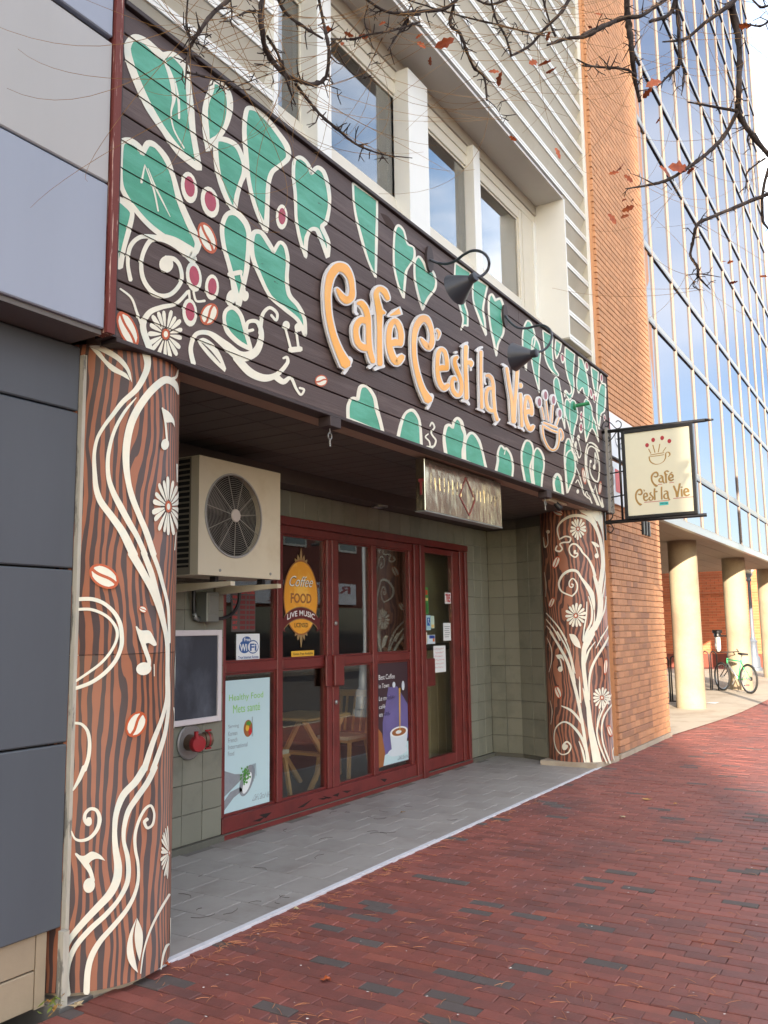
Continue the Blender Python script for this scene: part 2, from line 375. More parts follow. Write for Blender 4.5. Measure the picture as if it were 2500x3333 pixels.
ASPH = mat('asphalt', lin(62, 62, 64), .9, var=.2, vs=30, bump=.5, bs=80)
STEEL = mat('galvanised_steel', lin(150, 152, 150), .45, .7, var=.12, vs=12)
ALU = mat('bronze_mullion', lin(138, 122, 112), .5, .15, var=.06, vs=1)
ALUD = mat('dark_transom', lin(60, 60, 66), .35, .4, var=.06)
def mirror(name, c, rough, sc, dist):
    m = bpy.data.materials.new(name); m.use_nodes = True; t = m.node_tree; N = t.nodes; K = t.links; N.remove(N['Principled BSDF'])
    g = N.new('ShaderNodeBsdfGlossy'); g.inputs['Color'].default_value = (*c, 1); g.inputs['Roughness'].default_value = rough
    q = N.new('ShaderNodeNewGeometry'); n = N.new('ShaderNodeTexNoise'); n.inputs['Scale'].default_value = sc; n.inputs['Detail'].default_value = 2; K.new(q.outputs['Position'], n.inputs['Vector'])
    bn = N.new('ShaderNodeBump'); bn.inputs['Strength'].default_value = 1; bn.inputs['Distance'].default_value = dist; K.new(n.outputs['Fac'], bn.inputs['Height']); K.new(bn.outputs['Normal'], g.inputs['Normal'])
    K.new(g.outputs[0], N['Material Output'].inputs['Surface']); return m
TOWERG = mirror('tower_mirror_glass', (.26, .28, .325), .10, .8, .004)
SHOPG = glass('shop_glass', (.86, .9, .88), .06, power=4.6, wob=.0012)
UPG = glass('upper_window_glass', (.5, .53, .53), .10, gloss_tint=(1, 1, 1), power=2.6, wob=.001)

YS = 3.16          # front face of the mural boards
XL, XR, ZB, ZT = 2.73, 10.57, 2.99, 4.715

# ------------------------------------------------------------------ ground, road, pavements
g = MB(); g.poly([(-300, -300, -.30), (600, -300, -.30), (600, 500, -.30), (-300, 500, -.30)]); tag(g.build('ground', ASPH), kind='structure')
g = MB(); g.box(-120, 200, -11, .28, -.26, -.13); tag(g.build('road', ASPH), kind='structure')
g = MB(); g.box(-120, 200, .28, .42, -.25, 0.0); tag(g.build('kerb', CONC), kind='structure')
g = MB(); g.box(-120, 200, -14, -11, -.25, 0.0); tag(g.build('far_pavement', CONC), kind='structure')
pav = MB(); pav.box(-60, 60, .42, 3.262, -.28, -.008); paving = tag(pav.build('brick_paving', SAND), kind='structure')
BL, BW, GAP = .196, .0785, .0026
def paver_mesh(i):
    r = random.Random(i); m = MB(); x, y = BW/2-GAP/2, BL/2-GAP/2; j = lambda: r.uniform(-.0012, .0012)
    top = [(-x+.003+j(), -y+.003+j(), j()), (x-.003+j(), -y+.003+j(), j()), (x-.003+j(), y-.003+j(), j()), (-x+.003+j(), y-.003+j(), j())]
    rim = [(-x+j(), -y+j(), -.0035), (x+j(), -y+j(), -.0035), (x+j(), y+j(), -.0035), (-x+j(), y+j(), -.0035)]; low = [(a, b, -.02) for a, b, c in rim]
    m.v += top+rim+low; m.f += [[0, 1, 2, 3]]; m.mi += [0]
    for k in range(4):
        q = (k+1) % 4; m.f += [[4+k, 4+q, q, k], [8+k, 8+q, 4+q, 4+k]]; m.mi += [0, 0]
    return m
pm = [[paver_mesh(i*7+k).mesh('brick', [mt]) for k in range(5)] for i, mt in enumerate(BRICKR+[BRICKG])]
cells = []
ix = 0
x = -1.0
while x < 34:
    off = (BL/2 if ix % 2 else 0)+R.uniform(-.012, .012)
    y = .44+off-BL
    while y < 3.262-.02:
        y0, y1 = max(y, .43), min(y+BL, 3.262)
        if y1-y0 > .03 and not (x > 15 and y > 3.02): cells.append((x+BW/2, (y0+y1)/2, y1-y0))
        y += BL
    x += BW; ix += 1
def visible(x, y):
    d = Vector((x, y, 0))-EYE; q = d.dot(FWD)
    if q < .3: return False
    u, v = d.dot(RGT)/q*FPX+IW/2, -d.dot(UPV)/q*FPX+IH/2
    return -20 < u < 2520 and v < 3360 and y < 3.27
vis = sorted([c for c in cells if visible(c[0], c[1])], key=lambda c: (Vector((c[0], c[1], 0))-EYE).length)
near = set(vis[:298]); rest = MB()
def is_grey(c):
    return random.Random(int(c[0]*977)*31+int(c[1]*611)).random() < (.06 if c[0] < 8 else .025)
for c in cells:
    if c in near and c[2] > BL-.004:
        k = 4 if is_grey(c) else R.choice((0, 0, 1, 1, 2, 3))
        piece('brick', pm[k][R.randrange(5)], paving, (c[0], c[1], R.uniform(-.0038, .0018)), (R.uniform(-.012, .012), R.uniform(-.02, .02), R.uniform(-.012, .012)))
    else:
        n = len(rest.v); m = paver_mesh(R.randrange(10**6)); s = c[2]/BL; dz = R.uniform(-.0035, .0018); a = R.uniform(-.008, .008)
        rest.v += [(c[0]+vx+a*vy, c[1]+vy*s, vz+dz) for vx, vy, vz in m.v]; rest.f += [[n+i for i in f] for f in m.f]; rest.mi += [1 if is_grey(c) else 0]*len(m.f)
tag(rest.build('brick_field', [BRICKS, BRICKG], paving), kind='stuff')

# alcove floor with its tiles
fl = MB(); fl.box(2.65, 10.35, 3.30, 4.80, -.25, -.004); alc = tag(fl.build('alcove_floor', FLOORG), kind='structure')
tw, td = .305, .2985
ftm = {}
for i in range(26):
    for j in range(5):
        x0, y0 = 2.66+i*tw, 3.302+j*td-(.15 if i % 2 else 0)
        x1, y1 = min(x0+tw, 10.34), min(y0+td, 4.78); y0 = max(y0, 3.302)
        if y1-y0 < .03 or x1-x0 < .03: continue
        key = (round(x1-x0, 3), round(y1-y0, 3))
        if key not in ftm: a, b = key[0]/2-.0022, key[1]/2-.0022; ftm[key] = MB().cbox(-a, a, -b, b, -.012, 0, .002).mesh('tile', [FLOORT])
        piece('tile', ftm[key], alc, ((x0+x1)/2, (y0+y1)/2, R.uniform(-.0006, .0006)))
e = MB(); e.box(3.12, 6.05, 3.264, 3.300, -.06, .012).box(6.05, 8.2, 3.262, 3.296, -.06, .008).box(8.2, 10.0, 3.266, 3.298, -.06, .006)
tag(e.build('edging_strip', mat('white_edge_paint', lin(206, 208, 216), .6, var=.25, vs=14)), 'white painted edging strip between the grey tiles and red bricks', 'edging')
cw = MB(); cw.poly([(13.0, 3.268, .012), (15.4, 3.05, .012), (17.1, 2.95, .012), (20.2, 2.92, .012), (33, 2.9, .012), (33, 9, .012), (13.0, 9, .012)])
cw.poly([(33, -.0, .006), (70, 0, .006), (70, 9, .006), (33, 9, .006)], 1)
tag(cw.build('concrete_walk', [CONC, BRICKS]), kind='structure')

# ------------------------------------------------------------------ brick building right of the café
bb = thing('brick_building', (12, 5, 0), 'tall plain brick building between the café and the glass tower', 'building')
MB().box(10.86, 13.14, 3.27, 12, 0, 17).build('wall', MORTAR, bb)
MB().box(10.695, 10.859, 3.286, 3.6, 0, 17).build('return_wall', WBRICKS, bb)
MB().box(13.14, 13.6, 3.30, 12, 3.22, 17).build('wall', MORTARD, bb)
bricks = []; rh = .0815; bl = .205
for r in range(206):
    z = .06+r*rh; x = 10.70-(bl/2 if r % 2 else 0); k = 0
    while x < 13.15:
        w = bl*(1 if R.random() < .8 else .5); x0, x1 = max(x, 10.69), min(x+w, 13.17)
        if x1-x0 > .03: bricks.append((x0, x1, z))
        x += w
order = sorted(range(len(bricks)), key=lambda i: (Vector((bricks[i][0], 3.25, bricks[i][2]))-EYE).length if bricks[i][2] < 2.75 else 99)
nearb = set(order[:296]); bm_ = {}; restb = MB()
for i, (x0, x1, z) in enumerate(bricks):
    w = round(x1-x0, 3)
    if i in nearb:
        key = (w, R.choice((0, 0, 1, 2, 3)))
        if key not in bm_: bm_[key] = MB().cbox(-w/2+.004, w/2-.004, 0, .035, .005, rh-.005, .003).mesh('brick', [WBRICK[key[1]]])
        piece('brick', bm_[key], bb, ((x0+x1)/2, 3.25+R.uniform(0, .003), z))
    else: restb.cbox(x0+.004, x1-.004, 3.25+R.uniform(0, .003), 3.285, z+.006, z+rh-.006, .003)
tag(restb.build('brick_courses', WBRICKS, bb), kind='stuff')
MB().box(10.69, 13.19, 3.24, 3.28, -.02, .055).build('footing', CONC, bb)
boxes('vent_slot', DARK, bb, [(12.18+k*.15, 12.235+k*.15, 3.235, 3.27, 2.86, 3.06) for k in range(3)])
boxes('vent_fin', STEEL, bb, [(12.235+k*.15, 12.262+k*.15, 3.225, 3.26, 2.86, 3.07) for k in range(3)])
wt = MB(); wt.box(10.664, 10.688, 3.325, 3.365, 4.60, 17); wt.build('corner_trim', WHITE, bb)

# sign boards fixed on the brick wall
ws = thing('wall_sign', (11.4, 3.2, 3.7), 'white wall sign with red letter half hidden behind hanging café sign', 'sign')
SIGNW = mat('sign_white', lin(226, 228, 232), .45, var=.04, vs=3)
MB().box(10.72, 12.0, 3.215, 3.245, 3.755, 4.33).build('upper_board', SIGNW, ws)
MB().box(10.73, 12.0, 3.215, 3.245, 3.14, 3.69).build('lower_board', SIGNW, ws)
MB().box(10.72, 12.0, 3.21, 3.246, 3.735, 3.755).build('board_edge', BOARD_D, ws)
SRED = mat('sign_red', lin(214, 74, 74), .5, var=.05); SGREY = mat('sign_grey', lin(120, 122, 130), .5)
m = MB(); put_text(m, 'I', (10.92, 3.2115, 3.30), (.26, 0, 0), (0, 0, .30), bold=.03); m.build('red_letter', SRED, ws)
m = MB(); put_text(m, 'S', (10.74, 3.2115, 3.36), (.13, 0, 0), (0, 0, .26), bold=.03); m.build('grey_letter', SGREY, ws)
m = MB(); put_text(m, 'Ca', (10.98, 3.2115, 3.90), (.34, 0, 0), (0, 0, .26)); m.build('grey_letter', SGREY, ws)
m = MB(); m.box(10.76, 10.80, 3.211, 3.216, 4.06, 4.24); m.build('red_letter', SRED, ws)

# ------------------------------------------------------------------ glass tower with its arcade
gt = thing('glass_tower', (18, 6, 0), 'mirror glass office tower on round concrete columns', 'building')
XG0, XG1, YG = 13.3, 28.3, 3.30
pitch = 1.335; xs = [13.82+pitch*k for k in range(-1, 11)]+[XG1]
xs[0] = XG0; zs = [3.30, 4.27]
while zs[-1] < 24: zs += [zs[-1]+2.14, zs[-1]+3.37]
pane_m = {}
for i in range(len(xs)-1):
    for j in range(len(zs)-1):
        x0, x1, z0, z1 = xs[i], xs[i+1], zs[j], zs[j+1]; key = (round(x1-x0, 2), round(z1-z0, 2))
        if key not in pane_m: a, b = key[0]/2-.004, key[1]/2-.004; pane_m[key] = MB().box(-a, a, 0, .02, -b, b).mesh('pane', [TOWERG])
        piece('pane', pane_m[key], gt, ((x0+x1)/2, YG, (z0+z1)/2), (R.uniform(-.002, .002), 0, R.uniform(-.003, .003)))
mm = MB().box(-.017, .017, -.03, .02, 0, zs[-1]-3.3).mesh('mullion', [ALU])
for x in xs: piece('mullion', mm, gt, (x, YG, 3.3))
for j, z in enumerate(zs):
    MB().box(XG0, XG1+.02, YG-.022, YG+.01, z-.045, z+.04).build('transom', STEEL, gt)
    MB().box(XG0, XG1+.02, YG-.024, YG+.012, z-.082, z-.045).build('transom_underside', ALUD, gt)
MB().box(XG0, XG1, YG+.022, 14, 3.3, zs[-1]).build('core', DARK, gt)
MB().box(XG0, XG1+.02, YG-.06, YG+.02, 3.18, 3.30).build('fascia', mat('fascia_metal', lin(128, 132, 138), .35, .6), gt)
sf = MB().mesh
SOFM = mat('soffit_plank', lin(150, 138, 122), .7, var=.12, vs=3, objvar=.05)
for k in range(12):
    MB().box(13.2, XG1, YG+.03+k*.45, YG+.47+k*.45, 3.225, 3.26).build('soffit_board', SOFM, gt)
MB().box(13.2, XG1, YG-.05, YG+.03, 3.20, 3.225).build('soffit_edge', SOFM, gt)
for x in (17.6, 23.05, 28.45): MB().lathe([(.272, 0), (.272, 3.224)], (x, 3.93, .01), k=40).build('concrete_column', COLC, gt, shade=False); 
for o in gt.children:
    if o.name.startswith('concrete_column'): autosmooth(o)
MB().box(19.6, 20.05, 5.0, 5.45, .012, 3.224).build('inner_pier', COLC, gt)
MB().box(13.3, 20, 7.5, 7.7, .012, 3.224).build('inner_wall', DARK, gt)

fb = thing('far_brick_building', (35, 7, 0), 'sunlit orange brick building seen between the arcade columns', 'building')
FARB = mat('far_brick', lin(196, 112, 74), .85, var=.08, vs=2, isl=.14)
MB().box(34.62, 42, 4.5, 12.0, .5, 9).build('wall', mat('far_mortar', lin(206, 150, 116), .9), fb)
cs = MB()
for r in range(36):
    y = 4.5-(.15 if r % 2 else 0)
    while y < 9.3: cs.box(34.6, 34.63, max(y, 4.5)+.006, min(y+.30, 9.3)-.006, .5+r*.10+.008, .5+r*.10+.092); y += .30
tag(cs.build('brick_courses', FARB, fb), kind='stuff')
MB().box(34.5, 42, 4.45, 12, 0, .5).build('plinth', mat('dark_plinth', lin(128, 66, 52), .85, var=.15), fb)
MB().box(34.55, 34.63, 4.5, 12, 2.75, 2.8).build('string_course', mat('far_band', lin(190, 120, 86), .85), fb)

# ------------------------------------------------------------------ buildings across the street (they shade this side and show in the glass)
def far_block(name, label, x0, x1, y0, y1, h, wallm, rows, colsn, z0=4.2):
    t = thing(name, ((x0+x1)/2, y1, 0), label, 'building'); MB().box(x0, x1, y0, y1, 0, h).build('wall', wallm, t)
    w = (x1-x0)/colsn; fm = MB().box(-.8, .8, 0, .06, -.9, .9).mesh('window', [FRAMEW]); gm = MB().box(-.7, .7, .062, .07, -.8, .8).mesh('pane', [mat(name+'_pane', (.03, .035, .04), .08)])
    for i in range(colsn):
        for j in range(rows):
            o = piece('window', fm, t, (x0+w*(i+.5), y1, z0+1.6+j*3.1)); q = bpy.data.objects.new('pane', gm); COL.objects.link(q); q.parent = o; q['_b'] = o['_b']
    MB().box(x0-.1, x1+.1, y1-.1, y1+.25, h-.5, h+.1).build('cornice', CONC, t); return t
far_block('street_block', 'tall dull block across the street', -84, -40.5, -20, -14, 34, mat('block_stone', lin(150, 140, 128), .85), 9, 14)
op = far_block('opposite_building', 'dark red brick bar building across the street', 12, 62, -32, -14, 11.5, mat('opposite_brick', lin(120, 66, 54), .85, var=.15), 2, 12, 4.6)
MB().box(25.6, 35.4, -13.9, -13.8, 2.75, 3.75).build('sign_band', SIGNW, op)
OPR = mat('opposite_red', lin(150, 40, 44), .5)
m = MB(); put_text(m, "Ray's", (34.9, -13.79, 3.15), (-3.6, 0, 0), (0, 0, .5), bold=.02); put_text(m, 'BAR', (31, -13.79, 2.83), (-2.4, 0, 0), (0, 0, .22)); m.build('sign_letters', OPR, op)
MB().box(12.5, 61, -13.98, -13.9, .4, 2.6).build('shop_window', mat('opp_shopglass', (.03, .035, .04), .06), op)
# ------------------------------------------------------------------ neighbour on the left
nb = thing('panel_building', (0, 3.4, 0), 'grey metal panel building beside the painted column, lower panels dark', 'building')
MB().box(-12, 2.62, 3.40, 12, .0, 14).build('wall', DARK, nb)
for z0, z1, mt in ((3.00, 3.712, PANELB), (3.722, 4.445, PANELL), (4.475, 5.2, PANELB), (5.21, 6.0, PANELL)):
    for x0, x1 in ((-6, -1.6), (-1.59, 2.640)): MB().cbox(x0, x1, 3.13, 3.40, z0, z1, .006).build('wall_panel', mt, nb)
MB().box(-6, 2.632, 3.16, 3.42, 3.0, 6).build('panel_backing', BOARD_D, nb)
MB().box(-6, 2.64, 3.15, 3.46, 2.975, 2.998).build('soffit', mat('grey_soffit', lin(110, 106, 104), .6), nb)
for z0, z1 in ((.312, 1.103), (1.112, 1.893), (1.902, 2.645), (2.654, 2.97)):
    for x0, x1 in ((-6, -.8), (-.79, 2.695)): MB().cbox(x0, x1, 3.36, 3.40, z0, z1, .006).build('dark_panel', PANELD, nb)
for r in range(2):
    for c in range(14):
        x1 = 2.585-c*.21; 
        if x1-.205 > -.5: MB().cbox(x1-.205, x1, 3.385, 3.43, .005+r*.16, .005+r*.16+.154, .004).build('block', BLOCKB, nb)
MB().box(2.588, 2.64, 3.385, 3.43, 0, .31).build('corner_block', BLOCKB, nb)
TRIMW = mat('peeling_white_trim', lin(182, 178, 166), .75, var=.25, vs=14, bump=.4, stretch=(4, 4, .7), col2=lin(120, 118, 112), c2s=5, c2=(.55, .6))
MB().box(2.697, 2.722, 3.335, 3.38, .27, 2.93).build('edge_trim', TRIMW, nb)
MB().box(2.66, 2.692, 3.30, 3.335, .0, .31).build('edge_post', TRIMW, nb)
MB().box(2.724, 2.75, 3.36, 3.42, .3, 2.97).build('dark_gap', DARK, nb)
rt = MB(); rt.box(2.645, 2.69, 3.115, 3.2, 2.985, 6.0); tag(rt.build('red_post', REDTRIM), 'worn red timber post at the left end of the brown mural sign', 'post')

# ------------------------------------------------------------------ café: alcove shell
sh = thing('cafe_building', (6.5, 4.74, 0), 'café shopfront alcove of grey tiles under a white louvred storey', 'building')
YW = 4.74
boxes('wall', GROUT, sh, [(3.4, 5.262, YW+.012, 5.0, 0, 3.0), (5.262, 9.64, YW+.012, 4.9, 2.60, 3.0), (9.64, 10.4, YW+.012, 5.0, 0, 3.0)])
# return walls on the right: x = 10.27 to y 4.34, then slanting to the column
MB().box(10.282, 10.45, 4.33, YW+.02, 0, 3.0).build('return_wall', GROUT, sh)
def slant(o, d, n, L, name, z1=3.0):
    o, d, n = Vector((*o, 0)), Vector((*d, 0)), Vector((*n, 0))
    return MB().prism([o, o+d*L, o+d*L+n*.2, o+n*.2], (0, 0, z1)).build(name, GROUT, sh)
sd = Vector((-.43, -.9)).normalized(); sn = Vector((sd.y, -sd.x)); sn = -sn if sn.x < 0 else sn
slant((10.282, 4.337), sd, sn, .60, 'return_wall')
MB().box(3.35, 3.5, 3.5, 4.9, 0, 3.0).build('side_wall', GROUT, sh)
T = .2145
tmesh = {}
def tile_at(w, h, pos, rot=None):
    key = (round(w, 3), round(h, 3))
    if key not in tmesh: a, b = w/2-.0025, h/2-.0025; tmesh[key] = MB().cbox(-a, a, 0, .014, -b, b, .002).mesh('tile', [TILE])
    piece('tile', tmesh[key], sh, pos, rot)
def tiles(x0, x1, z0, z1, y, w=T, h=T, fromright=False):
    z = z0
    while z < z1-.02:
        h1 = min(h, z1-z); x = x1 if fromright else x0
        while (x > x0+.02) if fromright else (x < x1-.02):
            a, b = (max(x-w, x0), x) if fromright else (x, min(x+w, x1)); tile_at(b-a, h1, ((a+b)/2, y+R.uniform(-.0006, .0006), z+h1/2)); x = a if fromright else b
        z += h
tiles(3.98, 5.262, .048, 2.84, YW, fromright=True)
tiles(5.262, 9.64, 2.603, 2.84, YW, w=.215, h=.24)
tiles(9.64, 10.27, .048, 2.84, YW)
for k in range(2):
    z = .048; y = YW-.0-k*.2045
    while z < 2.82: h1 = min(T, 2.84-z); tile_at(.2045, h1, (10.27, y-.102, z+h1/2), (0, 0, math.pi/2+math.pi)); z += T
ang = math.atan2(sd.y, sd.x)
for k in range(3):
    z = .048; wk = min(T, .60-k*T)
    while z < 2.82:
        h1 = min(T, 2.84-z); p = Vector((10.268, 4.337))+sd*(T*k+wk/2); tile_at(wk, h1, (p.x, p.y, z+h1/2), (0, 0, ang)); z += T
MB().box(3.4, 10.268, 4.712, YW, -.01, .045).build('skirting', GROUT, sh)
# ceiling
MB().box(2.8, 10.6, 3.30, 4.54, 2.985, 3.05).build('ceiling', DARK, sh)
cm = {}
for i in range(39):
    x0 = 3.0+i*.1935
    for y0, y1 in ((3.392, 3.64), (3.643, 4.18), (4.183, 4.52)):
        key = round(y1-y0, 3)
        if key not in cm: cm[key] = MB().cbox(-.0925, .0925, -key/2+.003, key/2-.003, 0, .014, .002).mesh('ceiling_tile', [SOFFT])
        piece('ceiling_tile', cm[key], sh, (x0+.097, (y0+y1)/2, 2.970+R.uniform(0, .001)))
MB().box(3.4, 10.4, 4.522, 4.9, 2.842, 3.02).build('bulkhead', mat('dark_bulkhead', lin(74, 64, 60), .7), sh)
MB().box(2.75, 10.5, 3.262, 3.39, 2.972, 3.04).build('beam', BEIGE, sh)
dl = thing('downlight', (7.45, 4.58, 2.84), 'small round recessed downlight in the dark alcove ceiling', 'light')
MB().lathe([(.05, 0), (.085, 0), (.085, -.012), (.06, -.016), (.05, 0)], (7.45, 4.62, 2.841), k=20).build('trim_ring', STEEL, dl)
MB().lathe([(0, 0), (.05, 0)], (7.45, 4.62, 2.836), k=20).build('lens', DARK, dl)

# ------------------------------------------------------------------ upper storey: louvres, recess, windows
YC, YWI = 3.36, 3.77
up = thing('upper_storey', (7, 3.5, 4.7), 'white louvred upper storey with a recessed strip of four windows', 'storey')
PZ = .309; z0 = 5.05
def louver(x0, x1, z):
    m = MB()
    prof = [(0, 0), (0, .027), (.010, .031), (0, .035), (0, .066), (.12, .066), (.12, .0)]
    P = [(x0, YC+a, z+b) for a, b in prof]; m.prism(P, (x1-x0, 0, 0)); return m.build('louver', WHITE, up)
def infill(x0, x1, z):
    # sloping face hung below each louvre's back edge
    m = MB(); P = [(x0, YC+.128, z+.066), (x0, YC+.012, z+PZ-.004), (x0, YC+.15, z+PZ-.004)]; m.prism(P, (x1-x0, 0, 0)); m.build('louver_slope', OFFW, up)
XRV = 9.83
MB().box(10.6525, 10.662, YC+.001, YC+.2, 4.72, 12.5).build('end_plate', OFFW, up)
zl = [z0+PZ*k for k in range(-1, 22)]
for z in zl:
    if z > 4.9: pass
    # right of the recess
    if z >= 5.0:
        a = XRV if z < 6.80 else 4.19
        louver(a, 10.655, z); infill(a, 10.652, z)
    louver(2.70, 4.19, z); infill(2.70, 4.19, z)
boxes('louver_soffit', OFFW, up, [(2.7, 4.158, YC+.004, 3.76, zl[0]-.008, zl[0]-.002), (XRV+.014, 10.65, YC+.004, YC+.119, zl[1]-.008, zl[1]-.002)])
MB().box(4.16, 4.205, YC-.004, YC+.40, 4.74, 6.83).build('reveal', WHITE, up)
MB().box(XRV-.02, XRV+.012, YC-.006, YWI+.05, 5.06, 6.83).build('reveal', WHITE, up)
boxes('backing', OFFW, up, [(XRV+.013, 10.655, YC+.12, YC+.16, 4.3, 12.5), (2.7, 4.15, YC+.12, YC+.16, 4.3, 12.5), (4.19, 10.655, YC+.16, YC+.2, 6.9, 12.5)])
boxes('wall', OFFW, up, [(2.7, 10.655, YC+.42, 10, 6.86, 12.5), (2.7, 10.655, 3.32, YWI+.1, 3.06, 4.6)])
MB().box(4.206, XRV-.022, YC+.005, YWI+.06, 6.83, 6.86).build('recess_soffit', mat('pale_soffit', lin(196, 192, 186), .6, var=.05), up)
MB().box(4.206, XRV-.022, YWI-.05, YWI+.08, 6.70, 6.829).build('header', mat('header_grey', lin(168, 160, 150), .6), up)
MB().box(4.206, XRV-.022, YWI-.03, YWI+.09, 6.60, 6.698).build('header', FRAMEW, up)
MB().box(4.206, XRV-.022, YWI-.02, YWI+.09, 4.6, 5.30).build('apron', OFFW, up)
MB().box(4.206, XRV-.022, YWI-.07, YWI+.0, 5.30, 5.335).build('sill', FRAMEW, up)
boxes('pier', FRAMEW, up, [(6.53, 6.70, YWI-.015, YWI+.08, 5.336, 6.60), (9.40, 9.72, YWI-.025, YWI+.08, 5.336, 6.60)])
boxes('pilaster', WHITE, up, [(6.41, 6.78, YWI-.16, YWI+.08, 4.7, 6.70), (5.00, 5.185, YWI-.16, YWI+.08, 4.7, 6.70), (7.90, 8.06, YWI-.10, YWI+.08, 4.7, 6.70), (9.722, 9.808, YWI-.04, YWI+.08, 4.7, 6.6)])
BLIND = mat('inner_grey', lin(96, 98, 96), .8)
for a, b in ((4.21, 5.10), (5.12, 6.525), (6.705, 8.09), (8.10, 9.395)):
    w = .085; fo = MB().cbox(a, a+w, YWI-.02, YWI+.06, 5.34, 6.6, .004).build('window_frame', FRAMEW, up)
    boxes('frame_side', FRAMEW, fo, [(b-w, b, YWI-.02, YWI+.06, 5.34, 6.6), (a+w+.001, b-w-.001, YWI-.018, YWI+.06, 5.34, 5.45), (a+w+.001, b-w-.001, YWI-.018, YWI+.06, 6.48, 6.6)], .004)
    boxes('sash', FRAMEW, fo, [(a+w, a+w+.03, YWI+.0, YWI+.03, 5.45, 6.48), (b-w-.03, b-w, YWI+.0, YWI+.03, 5.45, 6.48), (a+w+.031, b-w-.031, YWI, YWI+.03, 5.45, 5.475), (a+w+.031, b-w-.031, YWI, YWI+.03, 6.455, 6.48)])
    MB().box(a+w+.032, b-w-.032, YWI+.012, YWI+.018, 5.476, 6.454).build('pane', UPG, fo)
    MB().tube([(b-w-.2, YWI+.06, 6.45), (b-w-.2, YWI+.06, 5.66)], .003, 5).lathe([(.004, 0), (.01, -.02), (.01, -.05), (0, -.055)], (b-w-.2, YWI+.06, 5.66), k=8).build('blind_cord', FRAMEW, fo)
MB().box(4.2, 9.8, 6.2, 6.3, 5.2, 6.8).box(4.2, 9.8, YWI+.11, 6.2, 5.2, 5.22).box(4.2, 9.8, YWI+.11, 6.2, 6.70, 6.8).build('room_wall', BLIND, up)
# ------------------------------------------------------------------ red shopfront
sf_ = thing('shopfront', (7.4, YW, 0), 'dark red painted wooden shopfront with six glass panes', 'shopfront')
def fr(name, x0, x1, z0, z1, y0=YW, y1=YW+.09, par=None, c=.005): return MB().cbox(x0, x1, y0, y1, z0, z1, c).build(name, REDWOOD, par or sf_)
fr('sill', 5.262, 8.30, .045, .165, YW-.012); fr('sill_base', 5.262, 9.64, .0, .044, YW-.03)
fr('lintel', 5.262, 9.64, 2.525, 2.60, YW-.03, YW+.10); fr('lintel', 5.262, 8.30, 2.448, 2.523, YW-.005)
fr('jamb', 5.262, 5.298, .166, 2.447); fr('mullion', 5.948, 6.024, .166, 2.447); fr('mullion', 6.684, 6.755, .166, 2.447, YW-.004); fr('mullion', 6.757, 6.862, .166, 2.447, YW-.012)
fr('mullion', 7.481, 7.566, .166, 2.447); fr('jamb', 8.236, 8.30, .166, 2.447)
fr('post', 8.302, 8.40, .045, 2.523, YW-.03, YW+.1); fr('post', 8.402, 8.505, .0, 2.523, YW-.05, YW+.1)
for a, b in ((5.298, 5.948), (6.024, 6.684), (6.862, 7.481), (7.566, 8.236)):
    fr('rail', a+.001, b-.001, 1.268, 1.35, YW+.004, YW+.085)
    for z0, z1 in ((.166, 1.267), (1.351, 2.447)):
        m = MB(); m.box(a, a+.014, YW+.025, YW+.06, z0, z1).box(b-.014, b, YW+.025, YW+.06, z0, z1).box(a+.015, b-.015, YW+.025, YW+.06, z0, z0+.016).box(a+.015, b-.015, YW+.025, YW+.06, z1-.016, z1)
        m.build('bead', REDWOOD, sf_)
        MB().box(a+.006, b-.006, YW+.040, YW+.046, z0+.005, z1-.005).build('pane', SHOPG, sf_)
dr = fr('door', 8.507, 8.545, .05, 2.515, YW+.0, YW+.06); 
for nm, q in (('door_stile', (9.263, 9.43, .05, 2.515)), ('door_rail', (8.546, 9.262, .05, .175)), ('door_rail', (8.546, 9.262, 2.45, 2.515))): MB().cbox(q[0], q[1], YW, YW+.06, q[2], q[3], .004).build(nm, REDWOOD, dr)
MB().box(8.546, 9.262, YW+.028, YW+.034, .176, 2.449).build('pane', SHOPG, dr)
MB().cbox(8.49, 8.69, YW-.055, YW-.001, .965, 1.268, .008).build('handle', REDWOOD, dr)
fr('jamb', 9.45, 9.52, .045, 2.523, YW-.01, YW+.1); fr('jamb', 9.522, 9.575, .045, 2.523, YW+.012, YW+.1); fr('jamb', 9.577, 9.64, .0, 2.523, YW-.02, YW+.1)
MB().cbox(6.727, 6.88, YW-.06, YW-.013, 1.08, 1.366, .008).build('push_plate', REDWOOD, sf_)
MB().cbox(6.628, 6.726, YW-.03, YW-.005, 1.08, 1.362, .006).build('push_plate', REDWOOD, sf_)
for z in (1.66, .93): MB().lathe([(.02, 0), (.02, .012), (.012, .018), (0, .018)], (6.80, YW-.012, z), (0, -1, 0), 14).build('lock', STEEL, sf_)
m = MB()
for k in range(9): a = 5.45+R.random()*2.2; m.poly([(a, YW-.0135, .075+R.random()*.05), (a+.1+R.random()*.15, YW-.0135, .07+R.random()*.06), (a+.09, YW-.0135, .06+R.random()*.04)])
tag(m.build('worn_patches', DARK, sf_), kind='stuff')

